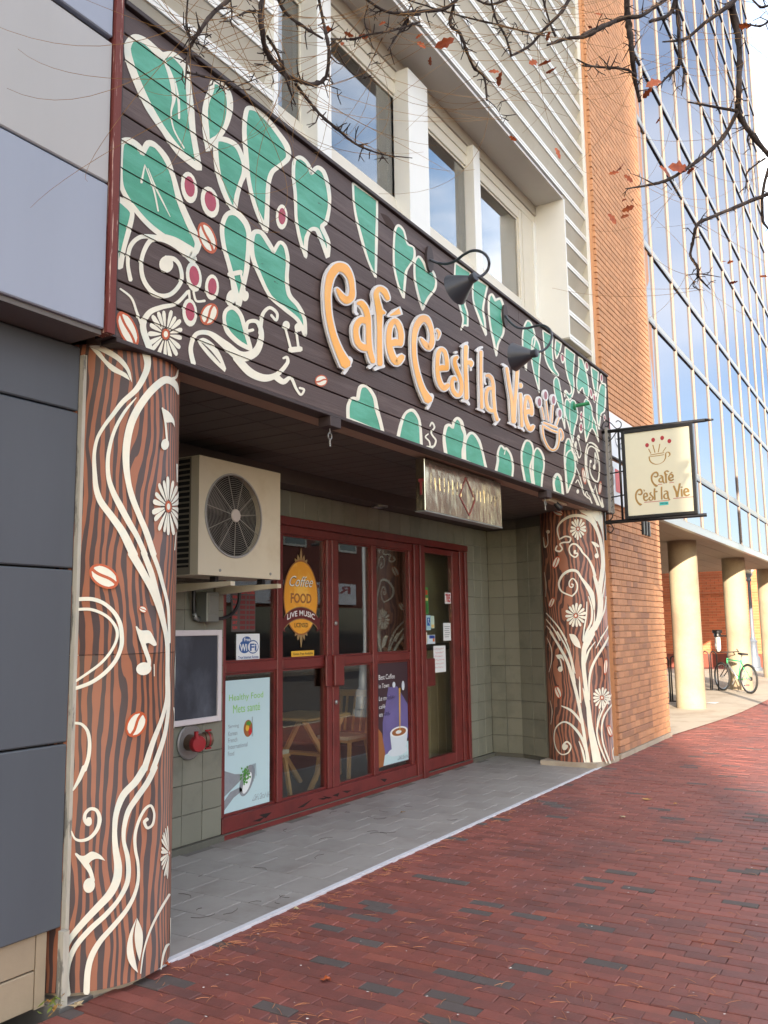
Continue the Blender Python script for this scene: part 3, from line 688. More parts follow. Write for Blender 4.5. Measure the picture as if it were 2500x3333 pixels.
# ------------------------------------------------------------------ inside the café
CAFEW = mat('cafe_wall', lin(88, 60, 52), .8); WOODF = mat('cafe_floor', lin(84, 66, 54), .5, var=.2, vs=3, stretch=(8, 1, 1))
rm = MB(); rm.box(3.5, 10.2, 9.2, 9.3, 0, 3).box(3.5, 3.6, 4.95, 9.2, 0, 3).box(10.1, 10.2, 5.0, 9.2, 0, 3).box(3.5, 10.2, 4.95, 9.3, 2.95, 3.05)
tag(rm.build('cafe_interior', CAFEW), kind='structure')
tag(MB().box(3.5, 10.2, 4.84, 9.3, -.1, .035).build('cafe_floor', WOODF), kind='structure')
pt = thing('partition', (9.4, 5.1, 0), 'beige panelled partition with plank wainscot just inside the door', 'partition')
PANB = mat('partition_upper', lin(150, 138, 112), .7); PANL = mat('wainscot_plank', lin(150, 124, 92), .6, var=.15, vs=3, stretch=(6, 1, .5), objvar=.06)
MB().box(8.86, 10.05, 5.10, 5.18, 1.39, 2.9).build('upper_panel', PANB, pt); MB().cbox(8.86, 10.05, 5.06, 5.10, 1.34, 1.42, .005).build('rail', BOARD_D, pt)
pmesh = MB().cbox(-.097, .097, 0, .02, 0, 1.30, .004).mesh('plank', [PANL])
for k in range(6): piece('plank', pmesh, pt, (8.96+k*.2, 5.08, .036))
MB().box(8.86, 9.25, 5.05, 5.09, 1.421, 1.475).build('red_shelf', REDWOOD, pt)
WOOD = mat('pine_wood', lin(196, 148, 96), .5, var=.2, vs=4, stretch=(1, 1, 6)); CUSH = mat('cushion', lin(196, 186, 166), .9)
def bar(m, a, b, w=.035, d=.02):
    a, b = Vector(a), Vector(b); ax = (b-a).normalized(); u = ax.cross(Vector((0, 1, 0)))
    u = u.normalized() if u.length > .01 else Vector((1, 0, 0)); v = ax.cross(u); m.prism([a+u*w/2+v*d/2, a-u*w/2+v*d/2, a-u*w/2-v*d/2, a+u*w/2-v*d/2], b-a); return m
tb = thing('cafe_table', (7.15, 5.35, .036), 'small folding wooden table inside the café window', 'table')
MB().cbox(6.78, 7.50, 5.03, 5.68, .735, .765, .008).build('tabletop', WOOD, tb)
for y in (5.10, 5.60):
    bar(MB(), (6.85, y, .037), (7.45, y, .735), .05, .028).build('leg', WOOD, tb); bar(MB(), (7.45, y+.032, .037), (6.85, y+.032, .735), .05, .028).build('leg', WOOD, tb)
MB().cbox(7.1, 7.2, 5.12, 5.6, .37, .40, .004).build('stretcher', WOOD, tb)
def chair(x, y, a, label, first=None):
    c = thing('cafe_chair', (x, y, .036), label, 'chair', 'wooden chairs inside the café')
    def P(u, v, z): return (x+u*math.cos(a)-v*math.sin(a), y+u*math.sin(a)+v*math.cos(a), z)
    MB().prism([P(-.2, -.2, .44), P(.2, -.2, .44), P(.2, .2, .44), P(-.2, .2, .44)], (0, 0, .025)).build('seat', WOOD, c)
    MB().prism([P(-.19, -.19, .466), P(.19, -.19, .466), P(.19, .19, .466), P(-.19, .19, .466)], (0, 0, .035)).build('cushion', CUSH, c)
    for u, v in ((-.2, -.18), (-.2, .18), (.16, -.18), (.16, .18)): bar(MB(), P(u*1.25, v*1.15, .037), P(u*.85, v, .44), .036, .03).build('leg', WOOD, c)
    for v in (-.18, .18): bar(MB(), P(-.18, v, .45), P(-.26, v, .92), .035, .025).build('back_post', WOOD, c)
    for v in (-.1, 0, .1): bar(MB(), P(-.19, v, .52), P(-.25, v, .88), .03, .012).build('slat', WOOD, c)
    m = MB(); m.prism([P(-.24, -.2, .88), P(-.27, -.2, .88), P(-.27, .2, .88), P(-.24, .2, .88)], (0, 0, .07)); m.build('top_rail', WOOD, c)
chair(6.42, 5.32, 0, 'wooden chair with white cushion at left end of café table'); chair(7.80, 5.34, math.pi, 'wooden chair with slatted back right of the café table')

# ------------------------------------------------------------------ posters, stickers and decals on the glass
YP = YW+.036
def sheet(name, x0, x1, z0, z1, m, label, cat, y=YP, group=None, th=.003):
    t = thing(name, ((x0+x1)/2, y, z0), label, cat, group); MB().box(x0, x1, y, y+th, z0, z1).build('sheet', m, t); return t
def flat(t, name, P, m, y): return MB().poly([(x, y, z) for x, z in P]).build(name, m, t)
PBLUE = mat('poster_blue', lin(186, 212, 218), .35, var=.05, vs=2); PGREEN = mat('print_green', lin(132, 192, 84), .4); PGREY = mat('print_grey', lin(128, 138, 148), .4)
PWHITE = mat('print_white', lin(226, 230, 232), .4, var=.05); PSIL = mat('print_silver', lin(138, 142, 148), .4, var=.3, vs=18); PLEAF = mat('print_leaf', lin(74, 140, 52), .5, var=.4, vs=60)
PDARK = mat('print_dark', lin(60, 44, 52), .4, var=.3, vs=8); PBROWN = mat('print_brown', lin(150, 96, 56), .4, var=.2, vs=20); PYEL = mat('print_yellow', lin(226, 178, 62), .4, var=.08); PBLACK = mat('print_black', lin(24, 22, 24), .4); PREDP = mat('print_red', lin(196, 44, 46), .4)
def ell2(cx, cz, rx, rz, n=24, rot=0): c, s = math.cos(rot), math.sin(rot); return [(cx+rx*math.cos(2*math.pi*i/n)*c-rz*math.sin(2*math.pi*i/n)*s, cz+rx*math.cos(2*math.pi*i/n)*s+rz*math.sin(2*math.pi*i/n)*c) for i in range(n)]
def txt(t, s, x0, x1, z0, z1, m, y, bold=.0, shear=0, name='lettering', curve=None): mb = MB(); put_text(mb, s, (x0, y, z0), (x1-x0, 0, 0), (0, 0, z1-z0), bold=bold, shear=shear, curve=curve); return mb.build(name, m, t)
p1 = sheet('food_poster', 5.302, 5.888, .184, 1.207, PBLUE, 'pale blue poster in the lower left pane with green healthy food lettering', 'poster')
y1, y2, y3 = YP-.0012, YP-.002, YP-.0028
txt(p1, 'Healthy Food', 5.375, 5.80, 1.03, 1.095, PGREEN, y1, 0); txt(p1, 'Mets santé', 5.425, 5.76, .945, 1.01, PGREEN, y1, 0)
for k, w in enumerate(('Serving', 'Korean', 'French', 'International', 'Food')): txt(p1, w, 5.37, 5.37+.018*len(w), .825-k*.052, .86-k*.052, PGREY, y1, .0)
flat(p1, 'food_bowl', ell2(5.61, .81, .055, .068), PBROWN, y1); flat(p1, 'bowl_egg', ell2(5.60, .815, .022, .026), PYEL, y2); flat(p1, 'bowl_greens', ell2(5.615, .85, .03, .018), PLEAF, y2); flat(p1, 'bowl_meat', ell2(5.635, .785, .022, .03), PREDP, y2)
for k in (0, 1): flat(p1, 'chopstick', [(5.655+k*.012, .74), (5.659+k*.012, .74), (5.667-k*.008, .90), (5.663-k*.008, .90)], PGREY, y3)
flat(p1, 'plate_shadow', [(5.303, .52), (5.45, .47), (5.60, .45), (5.303, .30)], PSIL, y1)
flat(p1, 'spoon_bowl', ell2(5.60, .40, .075, .13, 24, -.55), PSIL, y2); flat(p1, 'spoon_handle', [(5.303, .19), (5.303, .26), (5.40, .34), (5.52, .36), (5.55, .33), (5.44, .29)], PSIL, y2)
flat(p1, 'spoon_shine', ell2(5.60, .38, .04, .09, 16, -.55), PWHITE, y3)
for k in range(4): flat(p1, 'fork_tine', [(5.655+k*.018, .36+k*.02), (5.661+k*.018, .36+k*.02), (5.672+k*.012, .52), (5.666+k*.012, .52)], PGREY, y3-.0006)
m = MB()
for k in range(46): 
    a, r = R.random()*6.28, R.random()**.5*.055; cx, cz = 5.55+math.cos(a)*r*.9+R.random()*.05, .46+math.sin(a)*r*1.1-R.random()*.04
    m.poly([(cx+math.cos(q)*.011, y3-.001-k*.00002, cz+math.sin(q)*.011) for q in (a, a+1.3, a+2.6, a+4.2)])
m.build('parsley', PLEAF, p1); txt(p1, "Café C'est la Vie", 5.66, 5.87, .225, .275, PGREY, y1, .0, .2)

p2 = sheet('coffee_poster', 7.585, 8.222, .215, 1.262, PDARK, 'dark purple coffee poster in the lower right pane', 'poster')
txt(p2, 'Best Coffee', 7.635, 7.95, 1.085, 1.135, PWHITE, y1, 0); txt(p2, 'in Town', 7.635, 7.835, 1.0, 1.045, PWHITE, y1, 0)
txt(p2, 'Le meilleur', 7.635, 7.95, .875, .92, PWHITE, y1, 0); txt(p2, 'café', 7.635, 7.755, .795, .835, PWHITE, y1, 0); txt(p2, 'en ville', 7.635, 7.84, .715, .76, PWHITE, y1, 0)
PVIO = mat('print_violet', lin(104, 96, 148), .4, var=.35, vs=5); PCUP = mat('print_cup', lin(206, 216, 224), .4, var=.08, vs=5)
flat(p2, 'violet_glow', [(7.70, .65), (7.82, 1.0), (8.0, 1.0), (8.21, .8), (8.21, .45), (7.7, .3)], PVIO, y1); flat(p2, 'pale_table', [(7.60, .225), (8.21, .225), (8.21, .42), (7.9, .36), (7.6, .30)], PBLUE, y1-.0003)
flat(p2, 'brown_sack', [(7.59, .22), (7.59, .62), (7.68, .55), (7.74, .35), (7.70, .22)], PBROWN, y2)
flat(p2, 'saucer', ell2(7.99, .335, .20, .045), PCUP, y2+.0002); flat(p2, 'cup_side', [(7.84, .52), (7.87, .36), (7.93, .31), (8.08, .31), (8.17, .38), (8.20, .52)], PCUP, y2-.0003); flat(p2, 'cup_rim', ell2(8.02, .53, .18, .055), PWHITE, y3); flat(p2, 'coffee', ell2(8.02, .53, .145, .04), PBROWN, y3-.0004); flat(p2, 'milk', ell2(8.01, .53, .06, .018), PWHITE, y3-.0008)
flat(p2, 'coffee_stream', [(8.03, .54), (8.045, .54), (8.06, .98), (8.03, .98)], PYEL, y3-.0012); flat(p2, 'pitcher_lip', ell2(8.12, 1.0, .03, .05), PCUP, y3); flat(p2, 'pitcher_lip', ell2(7.93, 1.02, .03, .03), PCUP, y3)
txt(p2, "Café C'est la Vie", 7.97, 8.20, .245, .285, PGREY, y3-.002, .0, .2)

w1 = sheet('wifi_sign', 5.459, 5.752, 1.357, 1.576, PWHITE, 'white and blue free wifi sign in the upper left pane', 'sign')
WB = mat('wifi_blue', lin(44, 88, 150), .4, var=.1)
flat(w1, 'cloud', ell2(5.585, 1.525, .055, .03), WB, y1); flat(w1, 'cloud', ell2(5.56, 1.47, .07, .052), WB, y1-.0003); flat(w1, 'cloud_edge', ell2(5.665, 1.468, .072, .056), WB, y1-.0002); flat(w1, 'cloud', ell2(5.665, 1.468, .064, .047), PWHITE, y1-.0006)
txt(w1, 'Free', 5.552, 5.63, 1.515, 1.545, PWHITE, y2, .02); txt(w1, 'Wi', 5.50, 5.59, 1.435, 1.495, PWHITE, y2, .03); txt(w1, 'Fi', 5.625, 5.71, 1.435, 1.495, WB, y2, .03); txt(w1, 'True Internet Access', 5.48, 5.735, 1.373, 1.398, WB, y2, .015)

h1 = sheet('hours_sign', 5.397, 5.694, 1.594, 1.965, mat('smoky_plastic', lin(84, 78, 76), .3), 'smoky business hours sign with red lettering in the top left pane', 'sign')
txt(h1, 'BUSINESS HOURS', 5.41, 5.68, 1.905, 1.94, PREDP, y1, .015)
for k, w in enumerate(('MON', 'TUE', 'WED', 'THU', 'FRI', 'SAT', 'SUN')):
    z = 1.865-k*.0415; txt(h1, w, 5.41, 5.465, z, z+.024, PREDP, y1, .02)
    for a, b in ((5.50, 5.565), (5.58, 5.61), (5.62, 5.685)): MB().box(a, b, y1-.0005, y1, z-.002, z+.026).build('red_tab', mat('tab', lin(112, 40, 42), .5, var=.4, vs=90) if k == 0 and a == 5.5 else bpy.data.materials['tab'], h1)

c1 = thing('coffee_decal', (6.33, YP, 1.43), 'oval orange Coffee Food Live Music decal on second pane', 'decal')
GOLD = mat('decal_gold', lin(150, 124, 84), .4, var=.2, vs=30); DOR = mat('decal_orange', lin(226, 158, 52), .4, var=.12, vs=3, col2=lin(238, 188, 84), c2s=4); DRED = mat('decal_maroon', lin(96, 34, 34), .4)
m = MB()
for s, zc in ((1, 2.215), (-1, 1.575)):
    for dx, h, w in ((0, .135, .02), (-.045, .07, .02), (.045, .07, .02), (-.085, .03, .02), (.085, .03, .02)):
        m.poly([(6.33+dx*.75-w, YP-.0004, zc-s*.02), (6.33+dx*.9-w*.9, YP-.0004, zc+s*h*.5), (6.33+dx*1.1, YP-.0004, zc+s*h), (6.33+dx*.9+w*.9, YP-.0004, zc+s*h*.5), (6.33+dx*.75+w, YP-.0004, zc-s*.02)])
m.build('gold_ornament', GOLD, c1)
flat(c1, 'dark_rim', ell2(6.33, 1.893, .258, .338, 40), PBROWN, y1); flat(c1, 'orange_oval', ell2(6.33, 1.893, .245, .325, 40), DOR, y1-.0004)
rb = [(6.33-.30, 1.70), (6.33-.27, 1.66), (6.33-.29, 1.61)]
top = [(6.33+.30*math.sin(a), 1.648+.155*math.cos(a*1.15)) for a in [(-1+k/8)*1.0 for k in range(17)]]; bot = [(x, z-.098) for x, z in top]
flat(c1, 'ribbon_edge', [(x*1.0, z+.008) for x, z in top]+[(x, z-.008) for x, z in bot[::-1]], GOLD, y2); flat(c1, 'ribbon', top+bot[::-1], DRED, y2-.0004)
for s in (-1, 1): flat(c1, 'ribbon_tail', [(6.33+s*.245, 1.70), (6.33+s*.30, 1.72), (6.33+s*.285, 1.66), (6.33+s*.30, 1.61), (6.33+s*.235, 1.585)], DRED, y1-.0002)
txt(c1, 'Coffee', 6.137, 6.487, 1.988, 2.083, PBLACK, y2, .02, .12); txt(c1, 'Coffee', 6.14, 6.49, 1.99, 2.085, PWHITE, y2-.0004, -.004, .12); txt(c1, 'FOOD', 6.175, 6.485, 1.84, 1.93, PBROWN, y2, .03); txt(c1, 'LIVE MUSIC', 6.125, 6.535, 1.69, 1.74, PWHITE, y3, .012, 0, curve=.75); txt(c1, 'LICENSED', 6.23, 6.43, 1.625, 1.665, PBLACK, y3, .012)
gl = sheet('gluten_label', 6.188, 6.525, 1.366, 1.417, PYEL, 'yellow gluten free label at the bottom of the second pane', 'label'); txt(gl, 'Gluten Free Available', 6.21, 6.505, 1.38, 1.402, PBLACK, y1, .01)
# the door's stickers
YD = YW+.0235
def sticker(x0, x1, z0, z1, c, label, extra=()):
    t = sheet('door_sticker', x0, x1, z0, z1, mat('sticker', c, .4), label, 'sticker', YD, 'stickers on the café door', .002)
    for e, (a, b, cc, d) in enumerate(extra): MB().box(x0+(x1-x0)*a[0], x0+(x1-x0)*a[1], YD-.0006-e*.0003, YD-.0001-e*.0003, z0+(z1-z0)*b[0], z0+(z1-z0)*b[1]).build('print', mat('sticker_print', cc, .4), t)
    return t
BLK = lin(30, 30, 32); WHT = lin(226, 228, 226)
sticker(8.62, 8.70, 1.76, 2.06, lin(70, 140, 72), 'tall narrow green sticker on the door glass', [((.2, .8), (.72, .9), lin(176, 60, 44), 0), ((.15, .85), (.5, .6), lin(206, 200, 120), 0), ((.25, .75), (.05, .4), lin(40, 110, 52), 0)])
sticker(8.548, 8.60, 1.76, 1.90, WHT, 'small white sticker with yellow top at the left edge of the door', [((.1, .9), (.55, .95), lin(230, 160, 40), 0), ((.1, .9), (.1, .2), lin(190, 50, 50), 0), ((.1, .9), (.3, .45), lin(60, 80, 150), 0)])
sticker(8.555, 8.64, 1.575, 1.74, lin(96, 158, 186), 'pale blue sticker left of the blue wheelchair sticker')
t = sticker(8.645, 8.745, 1.58, 1.745, lin(160, 200, 214), 'blue wheelchair access sticker on the door', [((.15, .85), (.3, .85), lin(40, 96, 166), 0)])
m = MB(); m.poly([(a, YD-.0012, b) for a, b in ell2(8.693, 1.70, .009, .009, 10)]); m.tube([(8.69, YD-.0012, 1.69), (8.693, YD-.0012, 1.665), (8.712, YD-.0012, 1.662), (8.718, YD-.0012, 1.645)], .003, 4); m.build('wheelchair_mark', PWHITE, t)
sticker(8.75, 8.83, 1.60, 1.74, lin(186, 210, 196), 'pale green and white sticker right of the wheelchair sticker', [((.1, .9), (.05, .3), lin(220, 190, 120), 0)])
sticker(8.552, 8.65, 1.42, 1.555, WHT, 'white sticker with yellow square low on the door', [((.12, .88), (.15, .9), lin(236, 172, 44), 0), ((.3, .5), (.2, .8), BLK, 0)])
sticker(8.66, 8.84, 1.425, 1.525, lin(206, 222, 232), 'white and blue card sticker above the red door handle', [((.25, .95), (.6, .95), lin(40, 70, 150), 0), ((.7, .95), (.25, .6), lin(210, 120, 60), 0)])
t = sheet('house_number', 9.105, 9.255, 1.885, 2.015, PWHITE, 'white number plate reading 785 in red on the door glass', 'number', YD, None, .002); txt(t, '785', 9.12, 9.245, 1.90, 2.0, PREDP, YD-.0008, .03)
t = sheet('opening_notice', 9.05, 9.235, 1.455, 1.66, PWHITE, 'small printed white notice taped on the door above the note', 'notice', YD, None, .002)
for k in range(6): MB().box(9.075+.01*(k % 2), 9.21-.012*(k % 3), YD-.0007, YD-.0001, 1.615-k*.024, 1.622-k*.024).build('print_line', PGREY, t)
t = sheet('handwritten_note', 8.80, 9.09, 1.10, 1.40, PWHITE, 'white handwritten note in red marker beside the door handle', 'note', YD, None, .002)
for k in range(6):
    m = MB(); P = [(8.82+.013*q+.012*(k % 2), YD-.001, 1.365-k*.042+R.uniform(-.008, .008)) for q in range(18-k % 3)]; m.tube(P, .0016, 3); m.build('handwriting', PREDP, t)
# ------------------------------------------------------------------ the mural sign: brown boards, painted vines, raised lettering
sg = thing('mural_sign', (6.6, YS, ZB), 'long brown board sign painted with green leaves and orange raised lettering', 'sign')
NB = 12; BP = (ZT-ZB)/NB; GRV = []
for k in range(NB):
    z0, z1 = ZB+k*BP, ZB+(k+1)*BP
    x = XL; joints = sorted([XR]+[XL+(XR-XL)*f for f in ((.52,) if k % 3 == 0 else (.30, .77) if k % 3 == 1 else (.64,))])
    for j in joints:
        MB().cbox(x+.001, j-.001, YS, YS+.03, z0+.0045, z1-.0045, .003).build('board', BOARD, sg); x = j
    if k: GRV.append((z0-.0055, z0+.0055))
MB().box(XL+.01, XR-.01, YS+.022, YS+.09, ZB+.01, ZT-.01).build('backing', BOARD_D, sg)
MB().cbox(XL, XR+.012, YS-.012, YS+.10, ZB-.022, ZB+.001, .003).build('bottom_trim', BOARD_D, sg)
MB().cbox(XL-.005, XR+.015, YS-.022, YS+.10, ZT+.001, ZT+.03, .003).build('top_trim', BOARD_D, sg)
MB().box(XL-.035, XL-.001, YS-.008, YS+.1, ZB, ZT).box(XR+.001, XR+.014, YS-.008, YS+.1, ZB, ZT).build('end_trim', BOARD_D, sg)
FS = Flat(YS); CLIP = (XL, XR, ZB, ZT); LN = [0]
GLEAF = [CREAM, GREEN]
def nxt(): LN[0] += 1; return LN[0]*.000012
def leaf(view, txt, w=30, veins=()):
    p = Paint(FS, (), GRV, CLIP); l = nxt(); k = VIEW[view][2]
    p.shape(view, txt, 1, .0008+l)
    P = pts(view, txt); Lf, Rt = strip(P, [w*k*R.uniform(.8, 1.25) for _ in P]+[w*k], True, 6)
    p.ribbon(Lf, Rt, 0, .0016+l, True)
    for v, ww in veins: p.stroke(view, v, [ww*.4, ww, ww*.8, ww*.3], 0, .0019+l)
    return p.build('painted_leaf', GLEAF, sg)
def ostroke(view, txt, w, name='painted_vine', m=None):
    p = Paint(FS, (), GRV, CLIP); p.stroke(view, txt, w, 0, .0021+nxt(), n=7); return p.build(name, [m or CREAM], sg)
def berry(view, cx, cy, rx, ry, rot=0):
    p = Paint(FS, (), GRV, CLIP); l = nxt(); p.ell(view, cx, cy, rx, ry, rot, 0, .0022+l); p.ell(view, cx+rx*.05, cy-ry*.06, rx*.62, ry*.66, rot, 1, .0027+l); return p.build('painted_berry', [CREAM, ROSE], sg)
def bean(view, cx, cy, rx, ry, rot, paint=None, par=None, surf=None):
    p = paint() if paint else Paint(FS, (), GRV, CLIP); l = nxt(); p.ell(view, cx, cy, rx, ry, rot, 0, .0022+l, 20); c, d = math.cos(math.radians(rot)), math.sin(math.radians(rot)); ox, oy, k = VIEW[view]
    for s in (-1, 1):
        P = []
        for i in range(9): t = -1+2*i/8; P.append((s*rx*(.14+.10*math.sin(t*2.6)*s), t*ry*.80))
        for i in range(9): t = 1-2*i/8; P.append((s*rx*(.16+.62*math.sqrt(max(0, 1-t*t*.98))), t*ry*.80))
        p.fill([(ox+(cx+x*c-y*d)*k, oy+(cy+x*d+y*c)*k) for x, y in P], 1, .0027+l)
    return p.build('painted_bean', [ORANGE_P, CREAM], par or sg)
def daisy(view, cx, cy, rx, ry, n, inner=.3, rot=0, paint=None, par=None, a0=0, a1=360, name='painted_flower'):
    p = paint() if paint else Paint(FS, (), GRV, CLIP); l = nxt(); ox, oy, k = VIEW[view]
    for i in range(n):
        a = math.radians(a0+(a1-a0)*(i+.5)/n+R.uniform(-3, 3)); L = R.uniform(.88, 1.05); w = math.pi/n*(a1-a0)/360*.66; P = []
        for f, ww in ((inner, .45), (.6, .8), (.85, 1), (.97, .7), (1, 0), (.97, -.7), (.85, -1), (.6, -.8), (inner, -.45)):
            b = a+w*ww/ max(f, .5)*.85; P.append((ox+(cx+math.cos(b)*rx*f*L)*k, oy+(cy+math.sin(b)*ry*f*L)*k))
        p.fill(P, 0, .0022+l)
    p.ell(view, cx, cy, rx*inner*.8, ry*inner*.8, 0, 1, .0026+l); p.ell(view, cx, cy, rx*inner*.42, ry*inner*.46, 0, 0, .003+l)
    return p.build(name, [CREAM, ORANGE_P], par or sg)
# leaves, left end
leaf('A', '190,250 225,203 285,222 345,275 378,300 430,292 485,340 508,375 520,480 532,600 545,730 578,912! 470,820 385,705 305,580 240,440 200,330', 34, (('380,305 425,420 440,530 425,610 440,700 495,800', 26), ('445,430 465,540 468,640', 14)))
leaf('A', '650,445 690,450 735,510 742,590 720,680 680,740 640,770 625,815! 612,700 608,600 620,540 640,490', 30)
leaf('A', '835,590 880,590 940,640 1000,715 1050,790 1058,850 1020,890 970,930 950,1000 945,1100 938,1245! 880,1120 845,980 830,840 820,700', 26)
leaf('A', '670,760 720,755 780,790 815,870 822,930 800,990 780,1060 768,1150! 720,1060 685,960 668,860', 26)
leaf('A', '1090,870 1120,850 1160,880 1185,935! 1215,905 1250,930 1275,1020 1280,1110 1262,1200 1240,1225 1275,1310 1270,1390! 1215,1245 1180,1240 1155,1290 1152,1390! 1120,1290 1100,1180 1095,1050 1085,950', 20)
leaf('A', '160,770 200,760 250,790 272,830! 300,775 345,790 400,860 435,950 470,1080 520,1200 570,1310 555,1365! 420,1300 300,1210 200,1090 155,1000 150,860', 30, (('283,890 265,985', 14), ('283,890 330,1020 355,1140', 10), ('300,910 340,1010 380,1090 420,1170', 10)))
leaf('A', '130,1060! 190,1110 215,1150 200,1230 170,1340 150,1440! 130,1440!', 26)
leaf('A', '725,1160 775,1150 825,1200 845,1260 840,1350 835,1440 820,1520 790,1650! 770,1560 740,1440 710,1330 700,1230', 26)
leaf('A', '870,1260 910,1255 950,1310 980,1360! 1010,1310 1040,1330 1055,1400 1050,1500 1062,1590 1110,1650 1145,1720 1148,1810! 1110,1730 1040,1670 960,1600 900,1480 862,1370', 22)
leaf('A', '720,1680 760,1660 800,1700 825,1780 855,1885! 790,1850 730,1790 712,1730', 22)
# leaves along the top
leaf('B', '133,40! 350,195! 350,330 345,560 338,895! 270,740 210,540 160,340 140,200', 22)
leaf('B', '510,480 540,425 590,470 625,590 680,625 685,720 640,790 610,850 590,1080! 540,960 505,800 500,650', 20)
leaf('B', '690,760 725,705 770,760 800,840! 850,840 880,920 870,1000 810,1080 760,1185! 720,1050 690,900', 20)
leaf('B', '1055,760! 1190,850! 1180,980 1140,1110 1165,1220 1165,1330! 1130,1325 1105,1370! 1125,1270 1095,1150 1050,950', 16)
leaf('B', '1215,890! 1345,965! 1320,1080 1305,1180 1320,1290 1332,1415! 1270,1260 1215,1090', 16)
leaf('B', '1360,1070 1385,1045 1415,1100! 1460,1085 1485,1150 1475,1230 1490,1310 1485,1400 1440,1490 1425,1600! 1400,1470 1370,1330 1355,1180', 18)
# leaves along the bottom
leaf('F', '220,1100! 220,1030 240,990 272,995! 285,930 320,925 360,980 375,1050 395,1120 408,1180!', 18)
leaf('F', '488,1210! 505,1130 530,1070 570,1055 605,1110 615,1250!', 16)
leaf('E', '270,580! 250,440 245,340 270,220 310,200 350,235! 370,150 410,118 455,160 475,240 500,320 495,440 475,520 480,640!', 36)
leaf('E', '505,640! 500,480 515,380 560,305 610,310 670,390 710,510 735,620 765,760!', 32)
leaf('E', '880,780! 905,640 905,540 940,455 985,495! 1010,490 1060,560 1085,660 1090,740 1080,850!', 28, (('1000,490 985,560', 14),))
leaf('E', '1240,900! 1210,740 1195,600 1205,500 1245,400 1300,400 1335,480 1335,590 1305,700 1310,800 1335,950!', 24)
leaf('E', '1352,950! 1335,800 1335,660 1350,540 1385,485 1430,520 1465,600 1470,720 1450,830 1440,980!', 22)
leaf('D', '765,925! 745,800 760,710 795,660 840,700 865,790 885,990!', 36)
leaf('D', '950,945! 925,640 908,420 920,220 950,135 985,140 1010,220 1025,310 1055,380 1070,520 1060,660 1010,800', 26, (('925,500 940,360 1000,300 1040,345', 24),))
# leaves at the right end
leaf('C', '250,130 300,20 350,40 390,130 420,260 410,370 370,480 300,600 290,765! 255,620 235,420 232,250', 22)
leaf('C', '375,330 400,260 440,290 485,390 500,520 480,740 480,1000 485,1100! 440,930 390,740 365,560', 20)
leaf('C', '535,160! 685,255! 680,430 690,590 710,720 770,820 760,850 710,820 620,700 570,560 555,400', 20)
leaf('C', '730,300! 815,360! 790,480 740,585! 720,480', 20)
leaf('C', '870,410! 1015,520! 1000,700 995,850 1005,1000 990,1110 945,1200 900,1150 870,1080 865,1165! 862,1080 880,1065 930,1120 965,1090 955,1000 910,870 870,650', 18)
leaf('C', '1070,560! 1130,600! 1170,720 1210,900 1225,1060 1215,1190! 1160,1110 1130,1020 1075,1105! 1045,1000 1050,850 1075,740', 18)
leaf('C', '1260,710! 1370,785! 1360,950 1350,1080 1335,1160! 1290,960', 18)
leaf('C', '1390,1020 1420,960 1475,980 1475,1200 1460,1370 1410,1420 1380,1650! 1350,1480 1350,1250', 20)
leaf('C', '700,930 730,865 770,900 795,1010 830,1200 855,1400 868,1640! 800,1380 720,1130', 18)
leaf('C', '870,1260 890,1195 930,1220 945,1250! 975,1210 1020,1230 1060,1400 1050,1500 1010,1650 985,1850! 930,1620 870,1400', 18, (('945,1260 940,1450 955,1650', 10),))
leaf('C', '1150,1280 1180,1195 1230,1230 1270,1320 1285,1450 1330,1560 1375,1840! 1275,1630 1185,1840! 1155,1560', 18, (('1240,1440 1235,1540 1210,1640', 8), ('1290,1480 1280,1560 1275,1630', 14)))
for b in (('A', 522, 1013, 44, 86, -8), ('A', 634, 1092, 48, 86, -12), ('A', 1022, 1172, 32, 68, 0), ('A', 547, 1495, 42, 82, -8), ('A', 645, 1552, 38, 70, 0), ('A', 525, 1688, 40, 76, -4), ('C', 830, 580, 28, 82, -6), ('C', 1112, 1450, 22, 76, 0), ('C', 1108, 1625, 30, 84, 0), ('C', 1195, 700, 24, 74, -8), ('C', 1415, 880, 22, 74, -4), ('C', 1258, 1105, 22, 86, -8), ('C', 1308, 1180, 22, 70, -8), ('C', 1465, 1480, 18, 60, -6)): berry(*b)
for b in (('A', 620, 1285, 45, 90, -22), ('A', 630, 1697, 46, 62, 25), ('A', 190, 1778, 48, 105, -24), ('A', 1235, 2056, 32, 34, 80), ('D', 1200, 690, 28, 128, -9), ('D', 1440, 865, 24, 100, 5)): bean(*b)
daisy('A', 395, 1805, 100, 138, 17, .27)
ostroke('A', '345,1280 260,1280 205,1330 190,1420 205,1512', [22, 24, 24, 20, 22])
ostroke('A', '545,1405 470,1330 380,1288 310,1302 265,1400 275,1510 340,1590 420,1590 478,1520 472,1440 440,1400 395,1400', [44, 50, 40, 26, 22, 24, 26, 24, 22, 20, 24, 40])
p = Paint(FS, (), GRV, CLIP); p.ell('A', 398, 1428, 38, 45, 0, 0, .0028); p.build('painted_dot', [CREAM], sg)
ostroke('A', '540,1370 510,1350 440,1300 380,1278', [60, 60, 40, 30])
ostroke('A', '515,1575 450,1640 370,1660 305,1690 272,1760 300,1860 318,1900', [18, 20, 26, 30, 34, 34, 34])
ostroke('A', '150,1560 210,1610 240,1690 275,1780', [10, 12, 14, 18])
ostroke('A', '545,1965 530,1880 560,1805 630,1800 720,1865 800,1925 880,1900 912,1810 890,1740 840,1740 832,1785 866,1782', [26, 24, 24, 26, 44, 56, 44, 28, 22, 20, 18, 16])
ostroke('A', '905,1800 918,1700 955,1662 995,1690 992,1730 965,1702', [22, 20, 18, 16, 14, 14])
